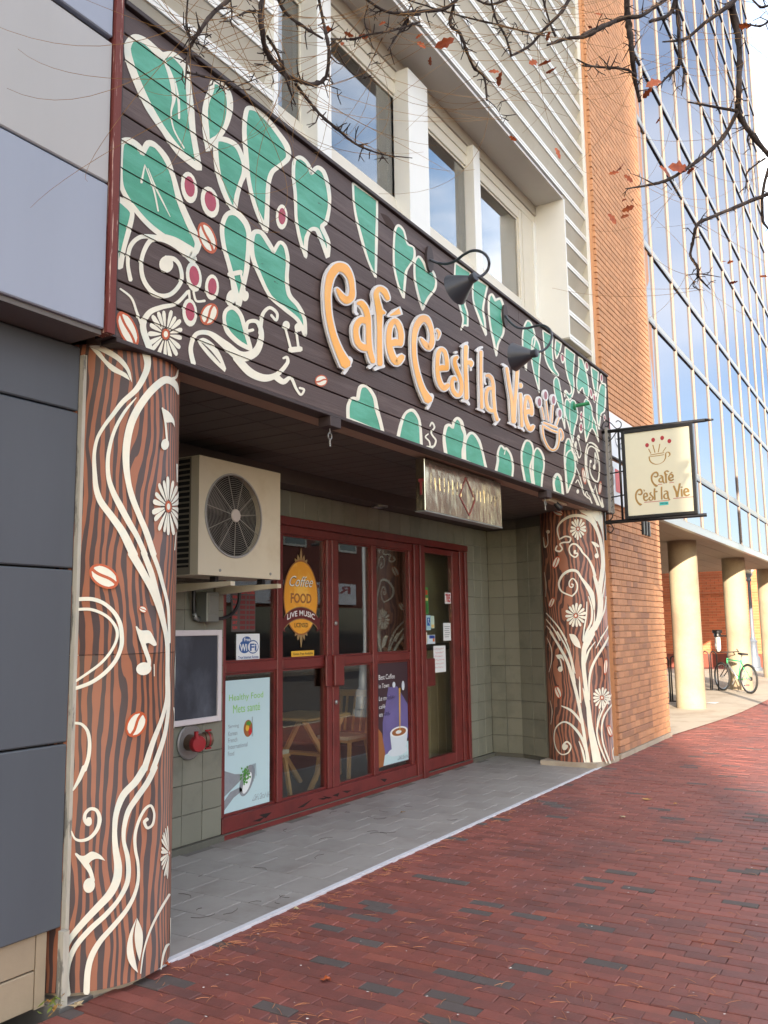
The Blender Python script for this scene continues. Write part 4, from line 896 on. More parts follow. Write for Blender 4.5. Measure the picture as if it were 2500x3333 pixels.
ostroke('A', '775,1930 850,2010 930,2042 1000,2020 1052,1960 1050,1930 1030,1935', [40, 44, 40, 26, 20, 16, 12])
ostroke('A', '985,2030 1030,2062 1070,2040 1100,2100 1125,2132 1142,2105 1118,2095', [36, 30, 18, 14, 12, 12, 12])
p = Paint(FS, (), GRV, CLIP); p.shape('A', '570,1845 600,1825 650,1855 690,1910 722,1990! 715,2010! 660,1960 610,1905', 0, .0021); p.stroke('A', '590,1850 640,1900 690,1960', [4, 9, 4], 1, .0026); p.build('painted_leaf', [CREAM, BOARD], sg)
ostroke('A', '520,1570 525,1620', [14, 12]); ostroke('A', '545,1575 560,1625 605,1625', [12, 12, 14])
def note(surf_p, parts, par, mats=None):
    p = surf_p(); l = nxt()
    for q in parts:
        if q[0] == 'e': p.ell(q[1], *q[2:7], 0, .0030+l)
        elif q[0] == 's': p.stroke(q[1], q[2], q[3], 0, .0026+l+.00002*len(p.items))
        else: p.shape(q[1], q[2], 0, .0028+l+.00002*len(p.items))
    return p.build('painted_note', mats or [CREAM], par)
FP = lambda: Paint(FS, (), GRV, CLIP)
note(FP, [('e', 'A', 747, 1610, 26, 44, 10), ('e', 'A', 825, 1600, 18, 28, 10), ('s', 'A', '760,1600 745,1480', [12, 12]), ('s', 'A', '738,1482 800,1470', [26, 26]), ('s', 'A', '800,1475 825,1590', [12, 12])], sg)
note(FP, [('e', 'A', 1045, 1758, 20, 25, 0), ('e', 'A', 1112, 1768, 22, 24, 0), ('s', 'A', '1040,1770 1072,1890', [12, 14]), ('s', 'A', '1068,1890 1122,1885', [30, 30]), ('s', 'A', '1098,1775 1112,1880', [12, 14])], sg)
ostroke('E', '70,215 95,172 125,230 85,290 100,330 142,390 120,460 90,465', [16, 22, 22, 20, 20, 22, 24, 20]); ostroke('E', '48,312 15,348 60,400 72,455', [16, 18, 18, 18]); ostroke('E', '32,466 105,478', [22, 22])
# music swirl at the right end
ostroke('D', '1425,315 1370,228 1300,188 1250,220 1225,330 1218,440 1228,600 1258,760 1330,950 1400,1120', [30, 26, 22, 20, 20, 20, 20, 20, 20, 22])
ostroke('D', '1245,600 1240,420 1262,280 1310,242 1378,288 1418,440 1430,610 1405,770 1345,745 1292,630 1288,490', [14, 16, 18, 22, 26, 20, 20, 26, 26, 18, 8])
ostroke('D', '1250,600 1282,780 1352,960 1425,1130', [14, 16, 18, 22])
ostroke('D', '1370,830 1400,960 1465,1140', [8, 18, 28]); ostroke('D', '1465,1020 1480,1150', [10, 40]); ostroke('D', '1370,820 1350,900 1310,860', [8, 8, 8])
ostroke('D', '1035,350 1085,430 1062,510 1120,650 1175,850 1200,960 1290,1040 1318,1095', [16, 18, 14, 14, 16, 18, 18, 20]); ostroke('D', '1060,340 1100,440 1105,500', [8, 10, 10])
ostroke('D', '1075,790 1105,748 1145,830 1180,890', [14, 14, 14, 14]); ostroke('D', '1250,1020 1220,960 1240,920 1250,960 1290,1010 1310,1090', [12, 10, 10, 10, 14, 14])
p = FP(); p.ell('D', 1105, 920, 20, 32, 0, 0, .003); p.build('painted_dot', [CREAM], sg)
note(FP, [('e', 'D', 1115, 115, 22, 46, 0), ('e', 'D', 1075, 212, 16, 46, 0), ('s', 'D', '1112,150 1155,345 1120,415 1078,240', [9, 10, 22, 9])], sg)
note(FP, [('e', 'D', 1352, 555, 20, 42, 0), ('s', 'D', '1362,550 1365,340', [14, 18]), ('s', 'D', '1365,345 1395,440 1392,500', [16, 12, 6]), ('e', 'D', 1298, 470, 16, 26, 0)], sg)
ostroke('C', '960,1780 1000,1950 1040,2020', [8, 10, 10]); ostroke('C', '985,1780 1025,1940 1060,2010', [8, 10, 10])
p = FP(); p.shape('A', '1555,1150! 1600,1170 1640,1235 1600,1230', 0, .001); p.build('bare_wood', [mat('bare_wood', lin(62, 46, 42), .9, var=.4, vs=30, stretch=(1, 1, 8))], sg)

# raised letters: white backing with orange face, cut from one sheet 30 mm thick
ORF = mat('orange_letter_face', lin(238, 164, 50), .3, .0, var=.04, vs=2, col2=lin(240, 178, 80), c2s=2.5); WEDGE = mat('white_letter', lin(216, 214, 214), .4, var=.03)
CUPRED = mat('cup_berry_red', lin(142, 52, 66), .4)
YL = YS-.030; FL = Flat(YL); GL = {}
def letter(group, view, strokes, out, shapes=(), feet=(), name='letter', ells=()):
    k = VIEW[view][2]; oi = nxt(); bands = []
    wm = MB(); om = MB(); rec = GL.setdefault(group, [])
    def lay(mb, Lf, Rt, y, thick=0, closed=False):
        A = [FL.to2(*q) for q in Lf]; B = [FL.to2(*q) for q in Rt]; n = len(A); s = len(mb.v)
        mb.v += [(a, y, b) for a, b in A]+[(a, y, b) for a, b in B]
        rng = range(n if closed else n-1)
        for i in rng:
            j = (i+1) % n; e = i*1.2e-5; f0 = len(mb.v); mb.v += [(A[i][0], y-e, A[i][1]), (A[j][0], y-e, A[j][1]), (B[j][0], y-e, B[j][1]), (B[i][0], y-e, B[i][1])]; mb.f.append([f0, f0+1, f0+2, f0+3]); mb.mi.append(0)
        if thick:
            t = len(mb.v); mb.v += [(a, y+thick, b) for a, b in A]+[(a, y+thick, b) for a, b in B]
            for i in rng: j = (i+1) % n; mb.f += [[s+i, t+i, t+j, s+j], [s+n+i, s+n+j, t+n+j, t+n+i]]; mb.mi += [0, 0]
            if not closed: mb.f += [[s, s+n, t+n, t], [s+n-1, t+n-1, t+2*n-1, s+2*n-1]]; mb.mi += [0, 0]
        return A, B
    for i, (tx, w) in enumerate(strokes):
        P = pts(view, tx); cl = tx.endswith(' z')
        d = i*.00035+oi*.3
        Lf, Rt = strip(P, [(a+out*1.35)*k for a in w]); lay(wm, Lf, Rt, YL-d*.4, .016)
        Lf, Rt = strip(P, [a*k for a in w]); A, B = lay(om, Lf, Rt, YL-.0035-d)
        rec.append((A, B))
    for i, (tx, w) in enumerate(feet): Lf, Rt = strip(pts(view, tx), [a*k for a in w]); lay(wm, Lf, Rt, YL+.0004*(i+1), .015)
    for i, tx in enumerate(shapes):
        q = smooth(pts(view, tx), True, 4); P2 = [FL.to2(a, b) for a, b, _ in q]; om.poly([(a, YL-.0035-.001, b) for a, b in P2])
        cx = sum(a for a, b, _ in q)/len(q); cy = sum(b for a, b, _ in q)/len(q)
        big = [(a+(a-cx)/math.hypot(a-cx, b-cy)*out*k, b+(b-cy)/math.hypot(a-cx, b-cy)*out*k) for a, b, _ in q]
        wm.prism([(FL.to2(a, b)[0], YL-.0003, FL.to2(a, b)[1]) for a, b in big], (0, .016, 0)); rec.append((P2, None))
    w = wm.build(name, WEDGE, sg)
    if om.v: om.build('letter_face', ORF, w)
    return w
letter('Cafe', 'G', [('395,630 480,760 560,815 635,760 648,620 615,430 520,285 400,265 290,400 240,620 235,850 262,1130 335,1430 430,1680 540,1890', [40, 105, 130, 110, 85, 100, 150, 150, 135, 110, 100, 100, 105, 125, 175])], 45, feet=(('600,1790 640,1830 560,1990 520,2050', [70, 60, 60, 50]),))
letter('Cafe', 'G', [('745,870 800,870 865,950 912,1100 925,1300 930,1500 950,1680 1000,1850', [50, 100, 100, 95, 85, 90, 90, 80]), ('900,1170 800,1150 725,1240 710,1370 745,1530 830,1610 930,1610', [110, 105, 95, 90, 100, 110, 120])], 45, feet=(('715,850 712,1010 745,1050', [60, 60, 50]), ('950,1950 1040,1870', [60, 60])))
letter('Cafe', 'G', [('1250,790 1190,670 1110,625 1055,700 1075,850 1105,1000 1110,1300 1110,1600 1118,1890', [75, 100, 85, 85, 95, 110, 80, 85, 90]), ('1060,985 1130,1010 1190,1030', [40, 90, 50])], 45, feet=(('1045,1975 1120,1940 1190,1925', [60, 70, 60]), ('1000,1040 1020,850', [60, 50])))
letter('Cafe', 'G', [('1462,1560 1475,1400 1435,1240 1370,1165 1300,1240 1268,1400 1278,1600 1335,1780 1410,1855 1490,1770', [85, 90, 90, 85, 85, 85, 95, 110, 120, 90]), ('1262,1560 1370,1530 1460,1540', [90, 120, 90])], 42, shapes=('1285,1065! 1440,950! 1470,1050! 1290,1080!',))
letter('Cest', 'H', [('365,690 450,800 530,860 582,760 582,600 545,430 470,305 380,300 285,420 235,600 222,800 230,1050 272,1300 340,1560 410,1740 510,1910', [40, 105, 125, 100, 75, 90, 130, 140, 120, 100, 90, 90, 92, 100, 115, 165])], 45, feet=(('575,1810 605,1850 540,2020 505,2090', [70, 60, 60, 50]),))
letter('Cest', 'H', [('690,520 730,585 700,700', [50, 55, 20])], 42, name='apostrophe')
letter('Cest', 'H', [('885,1290 880,1130 840,960 770,905 712,980 692,1200 702,1420 755,1600 830,1680 905,1620', [75, 75, 75, 75, 75, 75, 80, 95, 105, 80]), ('690,1300 790,1275 890,1290', [90, 120, 80])], 42)
letter('Cest', 'H', [('1090,1060 1048,1090 1040,1180 1085,1320 1150,1480 1180,1650 1150,1800 1080,1820 1005,1720 982,1570 1020,1475 1070,1520', [60, 70, 75, 75, 70, 70, 75, 80, 75, 70, 65, 40])], 42, feet=(('1060,970 1090,960', [50, 50]), ('1150,1230 1090,1180', [44, 40])))
letter('Cest', 'H', [('1265,850 1258,1000 1258,1300 1268,1600 1275,1880', [80, 75, 72, 72, 80]), ('1290,1170 1365,1170 1365,1230', [85, 80, 60])], 42, feet=(('1190,850 1260,800 1300,770', [60, 70, 50]), ('1200,1930 1280,1940 1335,2005', [60, 70, 50]), ('1365,1240 1375,1320', [50, 40]), ('1320,1120 1380,1095', [50, 40])))
letter('la', 'I', [('162,290 160,700 168,1100 175,1480', [62, 56, 58, 60])], 40, feet=(('85,270 150,210 195,195', [60, 60, 50]), ('110,1500 170,1520 240,1570', [60, 60, 40])))
letter('la', 'I', [('275,800 325,795 385,860 418,1000 425,1200 440,1400 460,1580 505,1740', [50, 70, 70, 68, 62, 62, 62, 60]), ('405,1080 325,1070 275,1170 272,1330 310,1490 395,1545 440,1520', [70, 70, 66, 62, 66, 72, 70])], 36, feet=(('250,750 250,930 275,980', [50, 44, 36]), ('470,1830 560,1720', [60, 50])))
letter('Vie', 'I', [('705,640 760,1000 810,1300 855,1770', [60, 66, 68, 100]), ('930,620 910,1000 885,1300 862,1770', [66, 64, 62, 60])], 36, feet=(('630,560 710,610', [56, 60]), ('775,1800 850,1830 905,1885', [60, 60, 44])))
letter('Vie', 'I', [('1000,1190 1010,1500 1028,1870', [54, 54, 58])], 38, feet=(('965,1890 1030,1910 1080,1965', [56, 56, 40]),))
letter('Vie', 'I', [('1000,985 1004,1030', [66, 66])], 34, name='letter_dot')
letter('Vie', 'I', [('1238,1620 1232,1450 1190,1295 1140,1240 1105,1330 1092,1500 1110,1720 1158,1870 1210,1935 1268,1870', [64, 66, 66, 60, 58, 58, 66, 80, 90, 64]), ('1095,1590 1165,1560 1240,1580', [80, 104, 80])], 36)
cup = letter('cup', 'J', [('385,1235 400,1450 450,1650 560,1850 680,1920 790,1850 842,1650 842,1450 855,1345 890,1340 940,1440 950,1570 915,1640', [36]*13), ('420,1155 600,1225 785,1300', [48]*3), ('425,1255 600,1350 785,1425', [44]*3),
    ('362,725 430,1060', [28, 28]), ('480,560 548,1100', [28, 28]), ('675,665 640,1150', [28, 28]), ('840,1015 770,1220', [30, 30])], 36, name='cup_emblem')
rec = GL.setdefault('berries', [])
for cx, cy, rx, ry in ((300, 588, 46, 112), (470, 402, 44, 114), (688, 525, 44, 112), (862, 900, 42, 106)):
    ox, oy, k = VIEW['J']; E = lambda f, g: [FL.to2(ox+(cx+f*math.cos(a*math.pi/12)+.0*math.sin(a))*k, oy+(cy+g*math.sin(a*math.pi/12)+f*.18*math.cos(a*math.pi/12))*k) for a in range(24)]
    MB().prism([(a, YL-.0012, b) for a, b in E(rx+38, ry+52)], (0, .017, 0)).build('berry_backing', WEDGE, cup); MB().poly([(a, YL-.0045, b) for a, b in E(rx, ry)]).build('berry_face', CUPRED, cup); rec.append((E(rx, ry), None))

# gooseneck lamps on the sign
LAMP = mat('lamp_charcoal', lin(58, 62, 72), .38, .2, var=.08, bump=.1, bs=80)
def gooseneck(view, plate, path, ys, neck, mouth, rad, label):
    ox, oy, k = VIEW[view]; q = lambda a, b, y: onY(ox+a*k, oy+b*k, y)
    c = q(plate[0], plate[1], YS-.01); t = thing('gooseneck_lamp', tuple(c), label, 'lamp', 'gooseneck lamps on the sign')
    m = MB(); P = [(c.x+.055*math.cos(a*math.pi/12), YS-.003, c.z+.11*math.sin(a*math.pi/12)) for a in range(24)]; m.prism(P, (0, -.02, 0)); m.build('wall_plate', BOARD_D, t)
    PP = [(a, b, False) for a, b in path]; sm = smooth(PP, False, 6); pth = []
    for a, b, s in sm: i = min(int(s), len(ys)-2); y = ys[i]+(ys[i+1]-ys[i])*(s-i); pth.append(q(a, b, y))
    MB().tube(pth, .011, 10).build('arm', LAMP, t, True)
    n = q(*neck); mo = q(*mouth); ax = (mo-n).normalized(); L = (mo-n).length
    sh_ = MB().lathe([(.028, -.03), (.034, -.028), (.036, .0), (.034, .02), (.040, .03), (rad, L), (rad-.004, L), (.036, .04)], n, ax, 28).build('shade', LAMP, t, True); autosmooth(sh_, 35)
    MB().lathe([(0, .05), (.025, .06), (.028, .10), (.012, .13), (0, .135)], n, ax, 12).build('bulb', mat('bulb_glass', (.7, .7, .68), .2) if 'bulb_glass' not in bpy.data.materials else bpy.data.materials['bulb_glass'], t, True)
gooseneck('B', (820, 730), [(830, 735), (900, 762), (980, 770), (1060, 742), (1130, 690), (1200, 655), (1270, 655), (1330, 690), (1360, 750), (1350, 820), (1300, 875), (1225, 900)], [3.13, 3.08, 3.0, 2.9, 2.8, 2.7, 2.62, 2.56, 2.54, 2.56, 2.60, 2.64], (1215, 900, 2.65), (1055, 1005, 2.82), .125, 'charcoal gooseneck lamp above the word C\'est on the mural sign')
gooseneck('B', (1500, 1240), [(1508, 1240), (1555, 1300), (1620, 1345), (1700, 1350), (1790, 1328), (1850, 1325), (1905, 1360), (1925, 1420), (1905, 1490), (1855, 1545), (1780, 1572)], [3.13, 3.06, 2.98, 2.9, 2.8, 2.7, 2.62, 2.58, 2.58, 2.62, 2.66], (1765, 1578, 2.67), (1590, 1610, 2.86), .125, 'charcoal gooseneck lamp over the word Vie near the cup emblem')
# green pipe stub
c = onY(1650+1010*.217, 1040+1300*.217, YS); t = thing('pipe_stub', tuple(c), 'short green painted pipe stub sticking out of the mural sign', 'pipe')
MB().lathe([(.05, -.004), (.045, .015), (.02, .022), (.02, .17), (.014, .17)], c, (.25, -1, .12), 16).build('stub', mat('pipe_green', lin(24, 118, 72), .4, var=.15), t)
# eye hooks under the sign
for k, (x, lab) in enumerate(((4.54, 'steel eye hook on a brown block under the sign left of the steel box'), (8.35, 'steel eye hook on a brown block under the sign right of the steel box'))):
    t = thing('eye_hook', (x, 3.2, 2.97), lab, 'hook', 'eye hooks under the sign'); MB().cbox(x-.06, x+.06, YS-.02, YS+.08, ZB-.09, ZB-.023, .004).build('block', BOARD_D, t)
    m = MB(); m.tube([(x, YS+.03, ZB-.09), (x, YS+.03, ZB-.12)], .005, 6); m.tube([(x+.02*math.sin(a*.5236), YS+.03, ZB-.142+.022*math.cos(a*.5236)) for a in range(13)], .005, 6, caps=False); m.tube([(x, YS+.03, ZB-.164), (x+.003, YS+.03, ZB-.21)], .006, 6); m.build('hook', STEEL, t)
# steel box sign hung under the mural sign
sb = thing('steel_box_sign', (6.76, 3.3, 2.53), 'polished stainless steel box sign hanging under the brown mural sign', 'sign')
SSM = mat('polished_steel', (.66, .62, .48), .24, 1.0, var=.2, vs=5, col2=(.50, .50, .40), c2s=2.5)
def wobble(m, sc, dist):
    t = m.node_tree; N = t.nodes; K = t.links; b = N['Principled BSDF']; g = N.new('ShaderNodeNewGeometry'); mp = N.new('ShaderNodeMapping'); mp.inputs['Scale'].default_value = (1, 1, .55); K.new(g.outputs['Position'], mp.inputs['Vector'])
    n = N.new('ShaderNodeTexNoise'); n.inputs['Scale'].default_value = sc; n.inputs['Detail'].default_value = 2.5; n.inputs['Roughness'].default_value = .6; K.new(mp.outputs['Vector'], n.inputs['Vector'])
    bn = N.new('ShaderNodeBump'); bn.inputs['Strength'].default_value = 1; bn.inputs['Distance'].default_value = dist; K.new(n.outputs['Fac'], bn.inputs['Height']); K.new(bn.outputs['Normal'], b.inputs['Normal'])
wobble(SSM, 5, .016)
MB().cbox(6.01, 7.50, 3.30, 3.385, 2.532, 2.955, .004).build('box', SSM, sb); MB().box(6.005, 7.505, 3.296, 3.39, 2.522, 2.531).build('bottom_edge', STEEL, sb)
for x in (6.1, 7.4): MB().box(x, x+.02, 3.33, 3.35, 2.955, 2.99).build('hanger', BLACK, sb)
m = MB(); 
for a, b in (((6.75, 2.90), (6.92, 2.72)), ((6.92, 2.72), (6.80, 2.57)), ((6.80, 2.57), (6.62, 2.72)), ((6.62, 2.72), (6.75, 2.90))): bar(m, (a[0], 3.297, a[1]), (b[0], 3.297, b[1]), .009, .003)
m.build('red_diamond', mat('worn_red', lin(150, 62, 56), .5, var=.4, vs=30), sb); SSL = mat('raised_steel', (.8, .78, .74), .12, 1.0); m = MB()
x = 6.12
for k in range(17):
    if not 8 <= k <= 9: h = R.uniform(.09, .13); bar(m, (x, 3.2985, 2.72), (x+R.uniform(-.01, .01), 3.2985, 2.72+h), .018, .003); bar(m, (x-.012, 3.298, 2.73+h*R.random()), (x+.045, 3.298, 2.73+h*R.random()), .014, .003)
    x += .078
tag(m.build('worn_raised_strokes', SSM, sb), kind='stuff'); m = MB(); m.box(6.006, 6.0095, 3.325, 3.345, 2.66, 2.79).box(6.0055, 6.0092, 3.312, 3.358, 2.765, 2.79); m.build('side_letter', mat('dull_red', lin(120, 46, 48), .5), sb)

# small floodlight with its housing under the right end of the sign
c = onZ(1640+700*.217, 1400+1040*.217, 2.955); t = thing('security_light', (c.x, c.y, 2.9), 'small beige floodlight under the right end of the mural sign', 'light')
BL_ = mat('light_housing', lin(176, 160, 138), .5); MB().cbox(c.x-.12, c.x+.12, c.y-.03, c.y+.05, 2.925, 2.965, .006).build('housing', BL_, t); MB().cbox(c.x+.16, c.x+.46, c.y-.02, c.y+.09, 2.935, 2.967, .006).build('junction_plate', BL_, t); MB().lathe([(.028, 0), (.034, .07), (.03, .09)], (c.x+.14, c.y, 2.93), (.5, -.5, -.7), 12).build('lens_tube', BLACK, t)
# ------------------------------------------------------------------ painted round columns
def grain(name, freq, ca, cb, dist, thr=.5, zs=.22):
    m = bpy.data.materials.new(name); m.use_nodes = True; t = m.node_tree; N = t.nodes; K = t.links; b = N['Principled BSDF']; b.inputs['Roughness'].default_value = .5
    uv = N.new('ShaderNodeTexCoord').outputs['UV']; mp = N.new('ShaderNodeMapping'); mp.inputs['Scale'].default_value = (1, zs, 1); K.new(uv, mp.inputs['Vector'])
    n1 = N.new('ShaderNodeTexNoise'); n1.inputs['Scale'].default_value = 4.2; n1.inputs['Detail'].default_value = 1.5; K.new(mp.outputs['Vector'], n1.inputs['Vector'])
    n2 = N.new('ShaderNodeTexNoise'); n2.inputs['Scale'].default_value = 11; n2.inputs['Detail'].default_value = 2; K.new(mp.outputs['Vector'], n2.inputs['Vector'])
    sx = N.new('ShaderNodeSeparateXYZ'); K.new(uv, sx.inputs[0])
    def M(op, a, b_, c=None):
        q = N.new('ShaderNodeMath'); q.operation = op
        for i, v in enumerate((a, b_) if c is None else (a, b_, c)):
            if hasattr(v, 'node'): K.new(v, q.inputs[i])
            else: q.inputs[i].default_value = v
        return q.outputs[0]
    ph = M('MULTIPLY', sx.outputs['X'], freq*6.2832); ph = M('MULTIPLY_ADD', n1.outputs['Fac'], dist, ph); ph = M('MULTIPLY_ADD', n2.outputs['Fac'], dist*.22, ph)
    s = M('SINE', ph, 0); th = M('MULTIPLY_ADD', n2.outputs['Fac'], 1.6, -.8-thr); s = M('ADD', s, th)
    st = M('MULTIPLY_ADD', s, 9, .5); cl = N.new('ShaderNodeClamp'); K.new(st, cl.inputs[0])
    mx = N.new('ShaderNodeMixRGB'); mx.inputs[1].default_value = (*ca, 1); mx.inputs[2].default_value = (*cb, 1); K.new(cl.outputs[0], mx.inputs[0])
    n3 = N.new('ShaderNodeTexNoise'); n3.inputs['Scale'].default_value = 7; n3.inputs['Detail'].default_value = 5; K.new(uv, n3.inputs['Vector']); f = M('MULTIPLY_ADD', n3.outputs['Fac'], .3, .85)
    h = N.new('ShaderNodeVectorMath'); h.operation = 'SCALE'; K.new(mx.outputs[0], h.inputs[0]); K.new(f, h.inputs['Scale']); K.new(h.outputs[0], b.inputs['Base Color']); return m
GR_A = grain('painted_grain_wide', 24, lin(70, 53, 49), lin(148, 90, 62), 30, -.05, .30)
GR_B = grain('painted_grain_fine', 17, lin(84, 60, 54), lin(160, 106, 82), 34, .02, .36)
def drum(name, cx, cy, r, z0, z1, m, label, seam):
    t = thing(name, (cx, cy, 0), label, 'column')
    for a, b in ((z0, seam-.0015), (seam+.0015, z1)):
        mb = MB(); K2 = 96; uv = []
        for k in range(K2+1):
            an = 2*math.pi*k/K2; mb.v += [(cx+r*math.cos(an), cy+r*math.sin(an), a), (cx+r*math.cos(an), cy+r*math.sin(an), b)]
        for k in range(K2): mb.f.append([2*k, 2*k+2, 2*k+3, 2*k+1]); mb.mi.append(0)
        mb.f.append([2*k for k in range(K2)]); mb.mi.append(0)
        o = mb.build('cladding', m, t); ul = o.data.uv_layers.new(name='UVMap')
        for p in o.data.polygons:
            p.use_smooth = len(p.vertices) == 4
            for li in p.loop_indices: vi = o.data.loops[li].vertex_index; ul.data[li].uv = (2*math.pi*(vi//2)/K2*r, b if vi % 2 else a)
    return t
CL_, CR_ = (3.02, 3.545, .37), (10.25, 3.59, .378)
colL = drum('painted_column', *CL_, .035, 2.985, GR_A, 'big near column painted with brown wood grain, cream vines and notes', 1.50)
colR = drum('painted_column', *CR_, .05, 2.985, GR_B, 'far column beside the brick wall painted with fine grain and branching white stems', 1.36)
MB().lathe([(.31, -.02), (.31, .04)], (3.02, 3.545, 0), k=32).build('plinth', CONC, colL); MB().prism([(9.86, 3.28, -.02), (10.55, 3.225, -.02), (10.62, 3.9, -.02), (9.86, 3.95, -.02)], (0, 0, .075)).build('plinth', CONC, colR)
def dpaint(c): 
    r = c[2]; return lambda: Paint(Drum(*c), [k*.03 for k in range(int(2*math.pi*r/.03)+1)])
PL, PR = dpaint(CL_), dpaint(CR_)
def cs_(P, par, view, txt, w, name='painted_vine'): p = P(); p.stroke(view, txt, w, 0, .0016+nxt(), n=7); return p.build(name, [CREAM], par)
def cshape(P, par, view, txts, name='painted_leaf'): 
    p = P(); l = nxt()
    for q in txts: p.shape(view, q, 0, .0018+l)
    return p.build(name, [CREAM], par)
for v in (
 ('K', '890,120 915,260 890,370 800,530 660,660 560,790 470,910 400,1040 370,1200 375,1400 392,1560 440,1690 550,1840 645,1975 705,2090 775,2240', [85, 68, 62, 58, 48, 42, 36, 34, 36, 46, 56, 66, 70, 76, 82, 84]),
 ('L', '750,0 860,190 960,380 1040,600 1098,830 1115,1000 1112,1300 1108,1500 1060,1700 965,1950 878,2225', [84, 74, 64, 52, 42, 40, 38, 38, 40, 52, 66]),
 ('M', '856,-10 768,130 650,260 585,430 568,600 575,760 600,940 585,1080 520,1210 420,1320 280,1470 150,1630 100,1750 78,1880', [66, 66, 64, 52, 46, 56, 76, 78, 74, 68, 62, 52, 42, 30]),
 ('K', '798,615 690,745 600,900 545,1050 510,1240 515,1430 560,1580 640,1740 720,1890 810,2050 890,2230', [8, 30, 34, 36, 40, 46, 56, 66, 62, 52, 50]),
 ('L', '870,-10 950,200 1000,380 1050,560 1100,800 1122,920 1122,1200 1128,1400 1125,1600 1090,1850 1030,2050 960,2240', [56, 58, 52, 42, 34, 30, 30, 30, 34, 42, 50, 54]),
 ('M', '955,-10 880,140 790,270 700,410 660,560 655,700 690,850 700,1000 680,1120 600,1270 480,1410 340,1540 210,1690 140,1830 110,1990 122,2170', [50, 54, 54, 50, 42, 36, 44, 46, 46, 40, 46, 50, 50, 50, 52, 54]),
 ('K', '1228,580 1195,480 1110,430 1030,470 920,580 810,740 740,900 700,1100 695,1300 720,1500 760,1650 830,1830 900,2000 975,2230', [10, 60, 76, 76, 76, 76, 76, 76, 68, 56, 60, 56, 60, 60]),
 ('K', '1228,330 1205,400 1165,425', [14, 24, 40]),
 ('L', '960,-10 1020,150 1070,330 1120,540 1132,750 1136,920', [46, 42, 36, 30, 28, 24]),
 ('M', '878,490 852,520 880,575 930,540 945,440 915,362 860,390 800,500 762,640 765,780 790,920 790,1080 750,1230 680,1360 560,1510 430,1660 350,1800 312,1950 300,2150', [34, 30, 26, 24, 22, 24, 26, 28, 30, 30, 28, 30, 34, 40, 46, 50, 56, 58, 60]),
 ('L', '205,475 350,475 470,520 570,610 630,720 650,850 645,960 590,1100 480,1230 340,1330 180,1392', [40, 40, 38, 40, 44, 44, 42, 40, 40, 38, 36]),
 ('L', '205,580 330,580 450,622 540,690 600,790 597,890 540,1010 440,1130 310,1230 185,1315', [30, 30, 30, 30, 34, 28, 28, 28, 26, 24]),
 ('L', '170,1748 240,1760 300,1830 322,1950 310,2100 270,2230', [26, 28, 34, 36, 40, 44]), ('M', '280,-10 230,110 172,212', [46, 38, 16]),
 ('M', '325,490 320,530 285,500 290,435 340,390 400,410 425,490 400,590 330,670 250,695 190,675 158,605', [50, 56, 34, 30, 30, 34, 40, 36, 32, 28, 22, 12]),
 ('M', '1090,1215 1020,1330 940,1480 880,1630 840,1780 815,1970', [22, 24, 22, 18, 14, 10]), ('M', '1010,1930 1030,1800 1062,1710 1086,1690', [12, 22, 26, 16]),
 ('L', '1205,990 1200,1200 1200,1400', [8, 22, 14]), ('L', '980,1145 982,1265', [8, 8]), ('L', '1180,1590 1192,1680 1185,1800', [10, 16, 14]), ('M', '1100,1440 1105,1680', [6, 14]), ('K', '1205,2000 1190,2180', [6, 10]),
 ('K', '1215,1300 1216,1480', [14, 10])): cs_(PL, colL, *v)
cshape(PL, colL, 'K', ['315,85! 430,80 560,140 670,230 735,340 755,460! 725,400 690,325 590,225 410,125', '325,95! 420,135 500,235 620,322 700,372 735,440! 650,390 545,338 455,240'])
cshape(PL, colL, 'M', ['780,1432! 722,1560 686,1700 690,1820 730,1905 790,1965! 772,1880 748,1760 738,1640 752,1540', '782,1440! 830,1560 835,1680 805,1855! 772,1740 758,1620 764,1530'])
note(PL, [('e', 'K', 1090, 1095, 40, 57, 8), ('s', 'K', '1112,1085 1095,880 1064,722', [20, 20, 18]), ('q', 'K', '1060,720! 1130,762 1180,840 1190,920! 1160,870 1100,868 1082,800')], colL)
note(PL, [('e', 'L', 872, 1190, 78, 66, -12), ('s', 'L', '928,1160 925,1100 890,1000 850,880 798,758', [30, 42, 44, 50, 16]), ('q', 'L', '792,752! 850,795 930,800 980,880 1005,942 975,955 920,925 860,950! 825,860')], colL)
note(PL, [('e', 'M', 325, 1125, 55, 72, 10), ('s', 'M', '362,1080 340,1000 300,930 200,822', [36, 40, 56, 22]), ('q', 'M', '192,815! 270,842 350,800 430,832 478,888! 400,868 340,895 305,950! 245,900')], colL)
daisy('K', 1125, 1735, 165, 305, 18, .24, paint=PL, par=colL); daisy('M', 1088, 815, 85, 265, 13, .12, paint=PL, par=colL, a0=95, a1=265)
for b in (('L', 470, 240, 165, 112, 18), ('L', 797, 1762, 100, 142, 28)):
    # beans lie along the long axis: swap when wider than tall
    v, cx, cy, rx, ry, ro = b
    if rx > ry: rx, ry, ro = ry, rx, ro-75
    bean(v, cx, cy, rx, ry, ro, PL, colL)
bean('L', 865, 580, 32, 44, -60, PL, colL)
